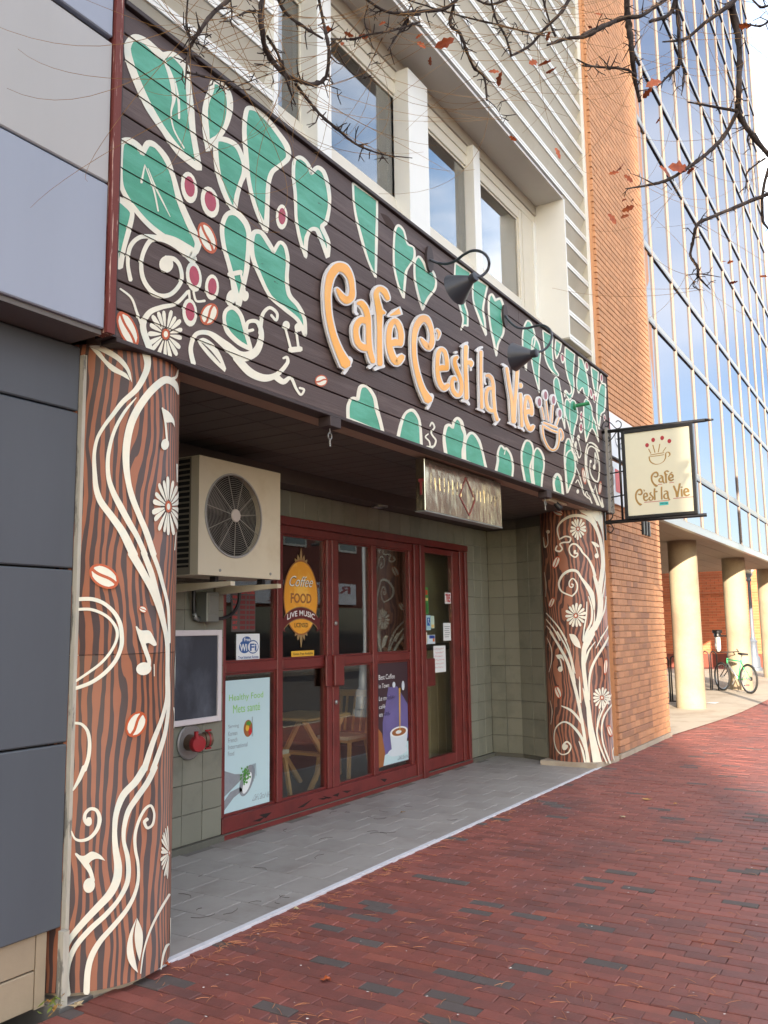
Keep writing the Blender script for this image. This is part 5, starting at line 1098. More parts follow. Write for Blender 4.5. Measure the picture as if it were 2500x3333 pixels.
for v in (
 ('P', '232,358 215,300 215,240 260,180 340,140 420,138 490,165 550,225 590,320 612,420 622,560 612,700 598,860', [8, 12, 14, 20, 26, 28, 30, 32, 30, 30, 28, 30, 36]),
 ('P', '545,70 590,170 630,290 642,450 636,620 618,760 602,880', [60, 40, 26, 18, 16, 16, 14]), ('P', '390,40 430,85 500,130 560,225', [24, 36, 40, 30]), ('P', '600,65 622,180 646,330 656,500 650,680 632,830 602,960', [40, 16, 10, 10, 10, 12, 16]),
 ('P', '490,72 530,110 570,180', [40, 34, 20]),
 ('P', '545,690 580,800 602,900 600,1010 580,1110 530,1190 470,1280', [22, 40, 50, 50, 46, 52, 66]),
 ('Q', '520,0 480,90 455,160 450,300 465,450 490,650 510,850 540,1010 580,1205', [74, 62, 44, 38, 36, 36, 48, 62, 86]),
 ('P', '345,876 250,832 225,760 262,680 330,640 390,650 430,710 480,780 520,850 540,940 545,1005', [12, 14, 18, 22, 26, 24, 20, 36, 46, 30, 8]),
 ('P', '345,876 385,830 392,770 370,727 345,715 320,745 322,785 345,795 355,772 342,765', [12, 14, 14, 12, 10, 10, 10, 10, 12, 12]),
 ('P', '372,460 368,482 392,482 394,500 370,518 330,490 318,440 340,402 380,400 420,440 440,475 490,530 530,610 552,690', [22, 16, 14, 14, 14, 12, 12, 14, 16, 20, 16, 16, 22, 26]),
 ('P', '240,348 285,327 330,340 320,378 265,383 235,400 255,440 230,465 196,450 208,415', [14, 14, 14, 14, 14, 14, 14, 16, 16, 12]),
 ('P', '110,1032 180,1110 240,1190 290,1280', [8, 12, 14, 18]), ('P', '110,1090 180,1180 235,1280', [8, 12, 14]), ('P', '115,1150 160,1210 190,1280', [8, 12, 14]),
 ('Q', '145,-10 220,110 300,260 350,420 395,600 430,780 465,1000 492,1205', [14, 22, 26, 30, 28, 28, 26, 30]), ('Q', '210,-10 280,110 330,230 358,370 375,460', [14, 14, 14, 14, 8]), ('Q', '245,-10 300,100 340,230 372,370', [12, 12, 12, 8]),
 ('P', '545,1010 548,1100 520,1200', [6, 12, 14]), ('P', '495,878 525,990 520,1110 480,1200 450,1280', [8, 16, 18, 20, 14]), ('P', '480,928 475,1050 455,1180 445,1280', [6, 14, 14, 10]),
 ('P', '605,630 600,700 585,760', [6, 12, 10]), ('P', '655,880 640,1000 600,1100 560,1180', [8, 14, 18, 24]), ('P', '690,1098 660,1180 605,1260', [6, 10, 10]),
 ('Q', '692,5 640,110 560,240 515,350 500,480 506,615', [10, 20, 22, 22, 16, 6]), ('Q', '642,0 600,70 562,140', [8, 10, 6]), ('Q', '556,82 500,160 475,230 465,280', [6, 16, 20, 10]),
 ('Q', '412,402 416,500 422,640', [4, 16, 14]), ('Q', '445,508 470,620 495,720', [6, 22, 26]), ('Q', '248,670 330,708 390,768 430,830', [8, 22, 24, 14]),
 ('Q', '290,1040 275,1062 266,1032 300,1000 335,1042 310,1100 250,1115 200,1060 182,960 200,870 260,820 320,832 390,900 440,980 480,1100 497,1205', [40, 32, 20, 16, 14, 12, 12, 10, 10, 12, 14, 18, 24, 26, 28, 26]), ('Q', '408,995 440,1080 468,1210', [6, 20, 16]),
 ('Q', '718,545 660,640 600,770 572,900 590,1010 630,1120 662,1195', [8, 14, 14, 16, 16, 16, 10]), ('Q', '720,640 640,760 615,870 625,1000 660,1110 692,1195', [8, 18, 14, 14, 16, 16]), ('Q', '605,700 580,790 572,850', [6, 8, 6]),
 ('Q', '745,1190 722,1150 716,1080 738,1030', [6, 8, 8, 8]), ('Q', '118,48 155,140 160,250 135,360', [5, 8, 8, 4]), ('Q', '145,620 164,720 152,840', [4, 6, 4]), ('P', '92,655 108,760 105,880', [4, 6, 4])): cs_(PR, colR, *v)
cshape(PR, colR, 'Q', ['318,10! 370,18 410,80 424,142! 372,118 338,68'])
daisy('P', 398, 258, 74, 100, 14, .24, paint=PR, par=colR); daisy('P', 378, 1055, 102, 118, 15, .22, paint=PR, par=colR); daisy('Q', 616, 595, 84, 102, 15, .24, paint=PR, par=colR)
for b in (('P', 200, 565, 30, 62, 25), ('P', 160, 935, 24, 52, 25), ('P', 216, 105, 32, 54, -65), ('Q', 650, 310, 18, 78, 4), ('Q', 218, 545, 30, 62, -18), ('Q', 688, 900, 22, 56, -18)): bean(*b, PR, colR)
note(PR, [('e', 'P', 568, 505, 19, 23, 0), ('s', 'P', '580,495 560,430 525,382', [9, 9, 8]), ('q', 'P', '518,373! 560,385 592,415 586,428! 548,412')], colR)
note(PR, [('e', 'P', 127, 285, 17, 17, 0), ('s', 'P', '120,295 125,395 98,425 84,335', [6, 7, 14, 6])], colR)
note(PR, [('e', 'Q', 239, 333, 22, 25, 0), ('s', 'Q', '255,322 238,250 205,207', [11, 12, 10]), ('q', 'Q', '196,203! 250,200 270,240 272,262! 246,232 220,240')], colR)

# ------------------------------------------------------------------ hanging sign on its bracket
hs = thing('hanging_sign', (10.28, 3.1, 2.84), 'cream café sign with cup emblem hanging from black iron bracket', 'sign')
HXP = 10.28; HP = mat('sign_cream', lin(222, 218, 196), .4, var=.03); HG = mat('sign_gold', lin(170, 134, 72), .45, var=.08); HSH = mat('sign_grey_shadow', lin(150, 142, 124), .5); HR = mat('sign_dot_red', lin(170, 46, 56), .4)
MB().box(HXP-.02, HXP+.02, 2.125, 2.885, 2.885, 3.885).build('panel', HP, hs)
m = MB()
for a in ((2.09, 2.128, 2.85, 3.925), (2.882, 2.922, 2.85, 3.925)): m.cbox(HXP-.035, HXP+.035, a[0], a[1], a[2], a[3], .004)
m.cbox(HXP-.035, HXP+.035, 2.1285, 2.8815, 3.885, 3.925, .004).cbox(HXP-.035, HXP+.035, 2.1285, 2.8815, 2.85, 2.888, .004); m.build('frame', BLACK, hs)
MB().tube([(HXP, 3.17, 3.948), (HXP, 1.95, 3.93)], .022, 8).tube([(HXP, 3.17, 2.835), (HXP, 2.0, 2.835)], .022, 8).tube([(HXP, 1.95, 3.93), (HXP, 1.86, 3.925)], [.02, .01], 6).tube([(HXP, 2.96, 3.94), (HXP, 2.96, 2.84)], .014, 8).build('arm', BLACK, hs, True)
MB().tube([(HXP, 3.14, 3.42), (HXP, 2.92, 3.44)], .008, 6).tube([(HXP, 3.14, 3.13), (HXP, 2.92, 3.15)], .008, 6).build('stay', BLACK, hs)
PST = mat('grey_post_paint', lin(134, 130, 124), .6, var=.15, vs=10)
m = MB(); m.box(HXP-.03, HXP+.06, 3.085, 3.118, 2.95, 3.99); m.box(HXP+.061, HXP+.065, 3.07, 3.14, 2.95, 3.99); m.build('mounting_channel', PST, hs)
m = MB()
for k in range(11):
    for dy in (.0, .045): m.box(HXP-.015+dy, HXP-.003+dy, 3.080, 3.0845, 3.0+k*.085+(.02 if dy else 0), 3.012+k*.085+(.02 if dy else 0))
m.build('bolt_hole', DARK, hs)
MB().box(HXP-.02, HXP+.0, 3.165, 3.185, 2.62, 2.965).build('wall_bar', BLACK, hs)
def scroll(y0, z0, sy, sz):
    P = []
    for k in range(22): a = k/21*4.6; r = .075*(1-.55*k/21); P.append((HXP, y0-sy*(.08+r*math.sin(a)), z0+sz*(.10+r*math.cos(a)-.02)))
    return P
m = MB()
for sy, sz, y0, z0 in ((1, 1, 3.15, 3.95), (1, -1, 3.15, 3.945), ):
    Q = [(HXP, 3.16, z0+sz*.02), (HXP, 3.15, z0+sz*.09), (HXP, 3.11, z0+sz*.13), (HXP, 3.07, z0+sz*.10), (HXP, 3.09, z0+sz*.06), (HXP, 3.12, z0+sz*.07)]
    Q2 = [(HXP, 3.11, z0+sz*.14), (HXP, 3.05, z0+sz*.10), (HXP, 2.98, z0+sz*.02), (HXP, 2.93, z0+sz*.03), (HXP, 2.92, z0+sz*.08), (HXP, 2.955, z0+sz*.115), (HXP, 2.985, z0+sz*.10)]
    for q in (Q, Q2): s_ = [Vector(x) for x in q]; pp = smooth([(v.y, v.z, False) for v in s_], False, 5); m.tube([(HXP, a, b) for a, b, _ in pp], .006, 6)
for sz in (1, -1):
    pp = smooth([(3.16, 2.835+sz*.015, False), (3.10, 2.835+sz*.03, False), (3.075, 2.835+sz*.085, False), (3.11, 2.835+sz*.125, False), (3.15, 2.835+sz*.10, False)], False, 5); m.tube([(HXP-.01, a, b) for a, b, _ in pp], .007, 6)
m.build('scroll', BLACK, hs)
# sign face: emblem and lettering reuse the big letters' outlines
def bbox(groups):
    P = [p for g in groups for A, B in GL[g] for p in list(A)+list(B or [])]; return min(p[0] for p in P), max(p[0] for p in P), min(p[1] for p in P), max(p[1] for p in P)
def relay(groups, o, u, v, mats, parent, name, sub=1):
    """lay the recorded letter outlines into parallelogram o,u,v"""
    x0, x1, z0, z1 = bbox(groups); o, u, v = Vector(o), Vector(u), Vector(v); m = MB(); nrm = u.cross(v).normalized(); c = 0
    f = lambda p, e: tuple(o+u*((p[0]-x0)/(x1-x0))+v*((p[1]-z0)/(z1-z0))+nrm*e)
    for g in groups:
        for A, B in GL[g]:
            c += 1; e = c*.00006
            if B is None: m.poly([f(p, e) for p in A])
            else:
                n = len(m.v); k = len(A); m.v += [f(p, e) for p in A]+[f(p, e) for p in B]; 
                for i in range(k-1): m.f.append([n+i, n+i+1, n+k+i+1, n+k+i]); m.mi.append(0)
    return m.build(name, mats, parent)
fx = HXP-.0212
U = lambda w: (0, -w, 0)
for e, mt, nm in ((.0, HG, 'emblem'), ):
    relay(['cup'], (fx, 2.61, 3.47), U(.255), (0, 0, .245), mt, hs, nm)
m = MB()
for y, z in ((2.62, 3.715), (2.545, 3.77), (2.44, 3.78), (2.36, 3.733)): m.poly([(fx-.001, y+.022*math.cos(a*.42), z+.026*math.sin(a*.42)) for a in range(15)])
m.build('emblem_dot', HR, hs)
for g, y, w, z, h in ((['Cafe'], 2.60, .265, 3.21, .18), (['Cest'], 2.795, .265, 3.005, .20), (['la'], 2.495, .105, 3.04, .165), (['Vie'], 2.352, .185, 3.065, .16)):
    relay(g, (fx+.0006, y-.004, z-.004), U(w), (0, 0, h), HSH, hs, 'lettering_shadow'); relay(g, (fx, y, z), U(w), (0, 0, h), HG, hs, 'lettering')
PINK = mat('underline_pink', lin(186, 122, 118), .5)
for y0, y1, z in ((2.69, 2.40, 3.036), (2.355, 2.125, 3.052), (2.52, 2.47, 3.232), (2.39, 2.335, 3.24)): MB().box(fx-.0008, fx-.0002, y1, y0, z-.004, z+.004).build('underline', PINK, hs)
tgm = mat('tag_turquoise', lin(64, 186, 186), .5); MB().box(fx-.001, fx-.0002, 2.41, 2.515, 2.985, 3.022).build('small_tag', tgm, hs)
m = MB(); put_text(m, 'DERN Sign', (fx-.0013, 2.505, 2.995), (0, -.085, 0), (0, 0, .018), bold=.01); m.build('tag_lettering', PBLACK, hs)
relay(['Cafe', 'Cest', 'la', 'Vie'], (5.66, YP-.0035, .30), (.2, 0, 0), (0, 0, .001), PGREY, p1, 'small_underline')

# ------------------------------------------------------------------ air conditioner on brackets
ac = thing('air_conditioner', (4.85, 4.36, 2.0), 'beige outdoor air conditioner unit with round fan grille on wall brackets', 'air conditioner')
ACM = mat('beige_casing', lin(198, 188, 166), .5, var=.08, vs=3, col2=lin(184, 170, 144), c2s=2.4, c2=(.5, .75), chips=(9, .74), chipc=lin(140, 112, 84), bump=.06, bs=90); ACD = mat('ac_side', lin(120, 112, 98), .55); WIRE = mat('fan_wire', lin(150, 146, 138), .4, .3); 
AX0, AX1, AY0, AY1, AZ0, AZ1 = 4.40, 5.30, 4.20, 4.54, 1.992, 2.817
fcx, fcz, fr_ = 4.765, 2.43, .305
bmc = bmesh.new()
m = MB(); K3 = 48; ring = [(fcx+fr_*math.cos(2*math.pi*k/K3), fcz+fr_*math.sin(2*math.pi*k/K3)) for k in range(K3)]
def onrect(a):
    c, s = math.cos(a), math.sin(a); t = 9
    if c > 1e-9: t = min(t, (AX1-fcx)/c)
    if c < -1e-9: t = min(t, (AX0-fcx)/c)
    if s > 1e-9: t = min(t, (AZ1-fcz)/s)
    if s < -1e-9: t = min(t, (AZ0-fcz)/s)
    return (fcx+c*t, fcz+s*t)
ang_ = sorted([2*math.pi*k/K3 for k in range(K3)]+[math.atan2(z-fcz, x-fcx) % (2*math.pi) for x in (AX0, AX1) for z in (AZ0, AZ1)])
inn = [(fcx+fr_*math.cos(a), fcz+fr_*math.sin(a)) for a in ang_]; out_ = [onrect(a) for a in ang_]; n = len(ang_)
m.v += [(x, AY0, z) for x, z in inn]+[(x, AY0, z) for x, z in out_]+[(x, AY0+.05, z) for x, z in inn]
for i in range(n): j = (i+1) % n; m.f += [[i, n+i, n+j, j], [i, j, 2*n+j, 2*n+i]]; m.mi += [0, 0]
m.box(AX0, AX1, AY0+.001, AY1, AZ1, AZ1+.004).box(AX1-.004, AX1, AY0+.001, AY1, AZ0, AZ1).box(AX0, AX1, AY0+.001, AY1, AZ0-.004, AZ0).box(AX0, AX0+.004, AY0+.001, AY0+.075, AZ0, AZ1)
m.build('casing', ACM, ac); MB().box(AX0+.006, AX1-.006, AY0+.10, AY1-.005, AZ0+.002, AZ1-.002).build('fan_chamber', DARK, ac)
m = MB(); NS = 21; hz = (AZ1-AZ0)/NS
m.box(AX0+.001, AX0+.006, AY0+.0755, AY0+.09, AZ0, AZ1).box(AX0+.001, AX0+.006, AY0+.225, AY0+.25, AZ0, AZ1).box(AX0+.001, AX0+.006, AY0+.32, AY1, AZ0, AZ1).box(AX0+.0005, AX0+.006, AY0+.0755, AY1, AZ0, AZ0+.05)
for k in range(1, NS+1): m.box(AX0, AX0+.006, AY0+.0755, AY1, AZ0+k*hz-.012, AZ0+k*hz)
m.build('side_grille', ACD, ac)
m = MB()
for k in range(18): r = .05+k*.0142; m.tube([(fcx+r*math.cos(a*.1745), AY0-.012+.0*r, fcz+r*math.sin(a*.1745)) for a in range(37)], .0014, 4, caps=False)
m.build('guard_ring', WIRE, ac)
m = MB()
for k in range(11): a = 2*math.pi*k/11+.12; m.tube([(fcx+.04*math.cos(a), AY0-.015, fcz+.04*math.sin(a)), (fcx+.30*math.cos(a), AY0-.010, fcz+.30*math.sin(a))], .003, 4)
m.build('guard_spoke', WIRE, ac); m = MB(); m.tube([(fcx+.302*math.cos(a*.1309), AY0-.004, fcz+.302*math.sin(a*.1309)) for a in range(49)], .008, 6, caps=False); m.build('guard_rim', mat('rim_grey', lin(150, 148, 146), .5), ac)
MB().lathe([(.047, 0), (.047, .008), (.04, .013), (0, .014)], (fcx, AY0-.012, fcz), (0, -1, 0), 24).build('hub', mat('hub_plastic', lin(186, 176, 168), .5), ac)
m = MB()
for k in range(3):
    a = k*2.094+.4
    P = [(fcx+r*math.cos(a+d), AY0+.06+dy, fcz+r*math.sin(a+d)) for r, d, dy in ((.05, -.5, 0), (.26, -.3, .0), (.27, .5, .03), (.05, .6, .03))]; m.prism(P, (0, .004, 0))
m.build('fan_blade', mat('fan_blade', lin(60, 58, 56), .5), ac)
for x in (4.62, 5.18): MB().lathe([(.011, 0), (.011, .004), (0, .005)], (x, AY0-.0005, AZ0+.035), (0, -1, 0), 10).build('screw', STEEL, ac)
for x in (4.62, 5.14):
    MB().prism([(x, 4.10, AZ0-.045), (x, 4.10, AZ0-.075), (x, 4.73, AZ0-.11), (x, 4.73, AZ0-.045)], (.045, 0, 0)).build('bracket', ACM, ac); MB().box(x-.002, x+.047, 4.715, 4.735, AZ0-.22, AZ0-.04).build('bracket_plate', ACD, ac)
    MB().box(x+.005, x+.04, 4.25, 4.30, AZ0-.044, AZ0-.005).build('foot', BLACK, ac)
jb = thing('junction_box', (5.0, 4.66, 1.67), 'grey electrical junction box with black conduit under the air conditioner', 'box')
JBM = mat('jbox_grey', lin(122, 124, 118), .45, .3, var=.08); MB().cbox(4.945, 5.08, 4.62, 4.735, 1.672, 1.90, .006).build('box', JBM, jb); MB().cbox(4.957, 5.068, 4.612, 4.6195, 1.73, 1.875, .003).build('cover', JBM, jb)
pp = smooth([(5.08, 1.70, False), (5.16, 1.70, False), (5.28, 1.74, False), (5.35, 1.83, False), (5.36, 1.95, False)], False, 6); MB().tube([(a, 4.66, b) for a, b, _ in pp], .014, 8).build('conduit', BLACK, jb, True)
pp = smooth([(4.944, 1.70, False), (4.90, 1.71, False), (4.885, 1.76, False), (4.882, 1.94, False)], False, 5); MB().tube([(a, 4.70, b) for a, b, _ in pp], .015, 8).build('conduit', BLACK, jb, True); MB().tube([(4.94, 4.70, 1.695), (4.905, 4.70, 1.70), (4.888, 4.70, 1.74)], .018, 8).build('elbow', STEEL, jb, True)
# blackboard
cb = thing('blackboard', (4.98, 4.70, .92), 'smudged empty blackboard in a white frame on the tiled wall', 'blackboard')
MB().box(4.69, 5.165, 4.715, 4.733, .955, 1.568).build('slate', mat('slate', lin(50, 53, 62), .7, var=.3, vs=5, col2=lin(92, 97, 108), c2s=3.2, c2=(.42, .8), stretch=(1, 1, .55)), cb)
fw = .042
m = [(4.648, 4.689, .912, 1.612), (5.1655, 5.207, .912, 1.612), (4.6895, 5.165, .912, .9545), (4.6895, 5.165, 1.5685, 1.612)]
for a in m: MB().cbox(a[0], a[1], 4.70, 4.735, a[2], a[3], .004).build('frame_side', mat('white_frame', lin(212, 204, 206), .45, var=.06) if 'white_frame' not in bpy.data.materials else bpy.data.materials['white_frame'], cb)
# fire hose connection
fc_ = thing('fire_connection', (4.89, 4.72, .78), 'fire hose connection with round metal plate and red cap', 'hydrant')
PLT = mat('cast_plate', lin(136, 132, 130), .5, .5, var=.15, vs=14, bump=.3, bs=40); BRS = mat('aged_brass', lin(108, 88, 72), .5, .5, var=.2, vs=12); CAP = mat('red_cap', lin(150, 30, 38), .45, var=.08)
MB().lathe([(.128, 0), (.13, .008), (.12, .016), (.07, .02)], (4.895, 4.735, .785), (0, -1, 0), 36).build('plate', PLT, fc_)
m = MB(); put_text(m, 'AUTO SPKR', (4.80, 4.7175, .845), (.19, 0, 0), (0, 0, .026), bold=.01, curve=1.1); m.build('plate_lettering', STEEL, fc_)
autosmooth(MB().lathe([(.06, .0), (.058, .03), (.05, .07), (.052, .10)], (4.875, 4.72, .785), (-.25, -1, 0), 24).build('body', BRS, fc_))
autosmooth(MB().lathe([(.060, .10), (.060, .135), (.054, .145), (0, .147)], (4.875, 4.72, .785), (-.25, -1, 0), 28).build('cap', CAP, fc_)); MB().lathe([(.016, 0), (.016, .05)], (4.80, 4.575, .83), (0, 0, 1), 8).build('cap_lug', CAP, fc_)
autosmooth(MB().lathe([(.045, 0), (.045, .06), (.055, .062), (.055, .115), (.05, .12)], (4.90, 4.67, .80), (1, -.35, 0), 24).build('outlet', BRS, fc_))
MB().lathe([(.056, .085), (.058, .086), (.058, .096), (.056, .097)], (4.90, 4.67, .80), (1, -.35, 0), 24).build('outlet_band', CAP, fc_); m = MB()
for dz in (-.065, .065): m.box(4.965, 5.02, 4.63, 4.645, .80+dz-.006, .80+dz+.006)
m.build('outlet_lug', CAP, fc_)
# ------------------------------------------------------------------ street tree overhead
tr = thing('street_tree', (-2.1, .95, 0), 'nearly bare street tree whose dark knobbly branches hang over the pavement', 'tree')
BARK = mat('bark', lin(54, 44, 42), .9, var=.35, vs=40, bump=.8, bs=90, col2=lin(84, 72, 66), c2s=14); VINE = mat('tan_twig', lin(150, 112, 66), .7, var=.2)
LEAFM = mat('dry_leaf', lin(176, 88, 44), .6, var=.3, vs=30, col2=lin(140, 60, 34), c2s=9)
def dep(px): return 2.55+2.3*px/2500
rb = random.Random(3); NODES = []; SPUR = MB()
def branch(view, txt, rad, d=0., knob=True):
    ox, oy, k = VIEW[view]; sm = smooth(pts(view, txt), False, 6); P = []; r = []
    for i, (x, y, t) in enumerate(sm):
        D = dep(x)+d; a = min(int(t), len(rad)-1); b = min(a+1, len(rad)-1); w = (rad[a]+(rad[b]-rad[a])*(t-int(t)))*k*.92/FPX*D
        kn = (1.28 if knob and rb.random() < .16 else 1)*rb.uniform(.9, 1.08)
        P.append(deep(x+rb.uniform(-1, 1)*k*rad[a]*.15, y+rb.uniform(-1, 1)*k*rad[a]*.15, D+math.sin(t*1.7)*.03)); r.append(max(w*kn, .0012))
    NODES.append((P, r)); MB().tube(P, r, 7).build('branch', BARK, tr, True)
    # side spurs
    m = SPUR; tot = 0
    for i in range(3, len(P)-1):
        if rb.random() < .46:
            L = rb.uniform(.015, .085); dr = Vector((rb.uniform(-1, 1), rb.uniform(-1, 1), rb.uniform(-1, 1))).normalized(); q = P[i]+dr*L*.5+Vector((rb.uniform(-1, 1), 0, rb.uniform(-1, 1)))*L*.2; e = P[i]+dr*L
            m.tube([P[i], q, e], [min(r[i]*.55, .0045), .0026, .0018], 5); tot += 1
            if L > .05: m.tube([q, q+Vector((rb.uniform(-1, 1), rb.uniform(-1, 1), rb.uniform(-1, .4))).normalized()*L*.5], [.0022, .0012], 4)
    return P
for a in (
 ('T', '265,-120 232,-20 150,60 100,130 72,180 60,230 50,345', [11, 10, 9, 8, 6, 5, 2]), ('T', '62,-20 55,90 65,140 75,150', [4, 4, 4, 3]), ('T', '360,-160 350,0 345,60 350,120 362,190 400,250 440,290 500,315 560,325 598,290 608,200 600,150 590,100 565,-20', [14, 13, 12, 12, 11, 11, 10, 9, 8, 7, 7, 7, 6, 7]),
 ('T', '322,45 290,45 262,60', [6, 6, 4]), ('T', '368,140 410,210 430,270 450,330 478,405', [7, 6, 6, 5, 2]), ('T', '478,325 520,380 570,440 640,500 700,550 760,580 830,600 930,612', [7, 7, 6, 6, 5, 4, 3, 1.5]), ('T', '400,-30 440,50 520,110 585,150', [8, 7, 6, 4]),
 ('T', '60,280 120,295 200,315 245,342 310,350', [5, 5, 4, 3, 1]), ('T', '240,338 340,300 420,268', [3, 2, 1]), ('T', '615,150 700,150 780,130 850,120 960,85', [3, 4, 4, 4, 5]), ('T', '742,-10 820,40 880,52 960,55', [6, 6, 6, 7]), ('T', '915,70 870,140 835,195', [6, 4, 1.5]),
 ('T', '815,145 770,240 732,312', [2.4, 2, 1]), ('T', '640,200 700,285 785,300', [2.5, 2.5, 1]), ('T', '600,328 655,350', [3, 1]), ('T', '138,92 122,180 98,225', [2, 2, 1]), ('T', '760,20 745,80 755,130', [3, 2, 1]), ('T', '228,0 232,60 225,88', [3, 3, 2]),
 ('U', '-10,62 100,50 200,40 262,-10', [8, 8, 8, 8]), ('U', '240,25 225,110 270,150 300,230 330,300 375,340 388,445', [8, 8, 7, 7, 6, 6, 4]), ('U', '388,440 430,480 455,528', [3, 2, 1]), ('U', '40,0 200,50 330,85 450,112 560,140 645,156', [3.5, 3.5, 4, 4, 4, 3]),
 ('U', '405,-10 430,90 470,160 495,245', [5, 5, 5, 6]), ('U', '493,248 580,200 640,130 720,50 760,-20', [6, 7, 7, 8, 10]), ('U', '655,200 740,172 830,160 890,125 960,92', [5, 8, 9, 9, 10]), ('U', '635,-10 660,80 690,160', [5, 5, 5]), ('U', '785,262 850,292 960,300', [3, 5, 6]), ('U', '40,70 30,120 -5,150', [5, 4, 2]), ('U', '330,-10 400,20 480,-5', [5, 6, 6]),
 ('V', '180,-60 190,70 200,150 210,240 220,340 242,435', [15, 14, 13, 12, 11, 7]), ('V', '-5,152 60,120 180,75 240,70 320,20 380,-30', [9, 9, 10, 9, 9, 9]), ('V', '285,92 370,60 400,-30', [8, 9, 11]), ('V', '395,-20 408,100 412,200 415,270 370,320 315,375', [9, 9, 9, 8, 7, 3]), ('V', '340,180 440,165 520,100 640,10 670,-40', [3, 7, 9, 11, 12]),
 ('V', '630,10 660,130 670,250 668,400 665,480 700,550 800,670', [17, 15, 13, 12, 13, 12, 11]), ('V', '662,478 600,590 530,660 450,720 370,770 300,792 180,812', [10, 10, 9, 8, 7, 7, 2]), ('V', '448,438 540,455 662,478', [3, 6, 8]), ('V', '800,832 680,880 560,930 490,965 470,1040 460,1100 490,1150 495,1190 545,1245', [10, 9, 8, 8, 7, 6, 7, 5, 2]),
 ('V', '440,1185 495,1178 590,1192', [1.5, 3, 1.5]), ('V', '715,560 705,600 718,645', [4, 4, 2]), ('V', '782,680 705,740 700,805', [4, 4, 2]), ('V', '798,715 770,830 772,950 795,985', [7, 7, 7, 3]), ('V', '-5,282 100,290 190,300 222,325', [4, 5, 5, 6]), ('V', '690,100 760,112 800,88', [4, 5, 4]), ('V', '720,-10 760,30 800,20', [4, 5, 5]), ('V', '425,270 432,340 420,410', [4, 4, 2]), ('V', '300,790 240,760 200,745', [3, 2, 1]),
 ('V', '495,1180 470,1230 520,1250', [2, 2, 1])): branch(*a)
tag(SPUR.build('spurs', BARK, tr), kind='stuff')
# trunk behind the camera; limbs run overhead, outside the picture, to the branches
top = Vector((-1.9, 1.0, 3.9)); MB().tube([(-2.1, .95, -.05), (-2.08, .96, .5), (-2.0, .98, 2.2), top], [.22, .17, .145, .13], 12).build('trunk', BARK, tr, True)
TOPN = (UPV-FWD*(IH/2/FPX)); RGTN = (RGT-FWD*(IW/2/FPX))
for P, r in NODES:
    for i in (0, -1):
        e = P[i]; d = e-EYE
        if r[i] > .0055 and (d.dot(TOPN) > 0 or (d.dot(RGTN) > 0 and d.dot(UPV) > .25*d.dot(FWD))):
            if d.dot(TOPN) <= 0: mid = e+RGT*1.6+Vector((0, 0, 1.5)); q0 = Vector((.6, -1.2, 5.2))
            else: mid = e+Vector((-.3, 0, 1.0)); q0 = (top+e)/2+Vector((0, 0, 1.6))
            c = [top, q0, mid, e]; q = [c[0]*(1-t)**3+c[1]*3*t*(1-t)**2+c[2]*3*t*t*(1-t)+c[3]*t**3 for t in [k/12 for k in range(13)]]
            MB().tube(q, [.05*(1-k/12)+r[i]*k/12 for k in range(13)], 7).build('limb', BARK, tr, True)
# hair-thin hanging twigs
allp = [p for P, r in NODES for p in P]; m = MB()
for k in range(190):
    a = rb.choice(allp); ang = rb.uniform(0, 6.28); L = rb.uniform(.25, 1.0)
    u = RGT*math.cos(ang)*L+UPV*math.sin(ang)*L*.7+FWD*rb.uniform(-.15, .15); b = a+u; c = (a+b)/2+Vector((0, 0, -1))*L*rb.uniform(.0, .4)+RGT*rb.uniform(-.3, .3)*L
    m.tube([a*(1-t)**2+c*2*t*(1-t)+b*t*t for t in [i/10 for i in range(11)]], [.0013*(1-.5*i/10) for i in range(11)], 3)
tag(m.build('thin_twigs', VINE, tr), kind='stuff')
def leaf_geo(m, c, s, seed):
    q = random.Random(seed); u = Vector((q.uniform(-1, 1), q.uniform(-1, 1), q.uniform(-.6, .2))).normalized(); f = -FWD; v = (f.cross(u)+Vector((q.uniform(-.6, .6),)*3)).normalized(); w = u.cross(v).normalized(); n = len(m.v)
    out = [(0, 0), (.18, .16), (.32, .12), (.48, .27), (.62, .16), (.78, .20), (1, 0)]
    mid = [c+u*s*(a-.5)+w*s*.10*math.sin(a*3+1) for a, b in out]
    for sgn in (1, -1):
        edge = [mid[i]+v*s*b*sgn*q.uniform(.85, 1.15)+w*s*.10*(b*3)**2*.5 for i, (a, b) in enumerate(out)]
        k = len(m.v); m.v += [tuple(x) for x in mid+edge]; L = len(out)
        for i in range(L-1): m.f.append([k+i, k+i+1, k+L+i+1, k+L+i]); m.mi.append(0)
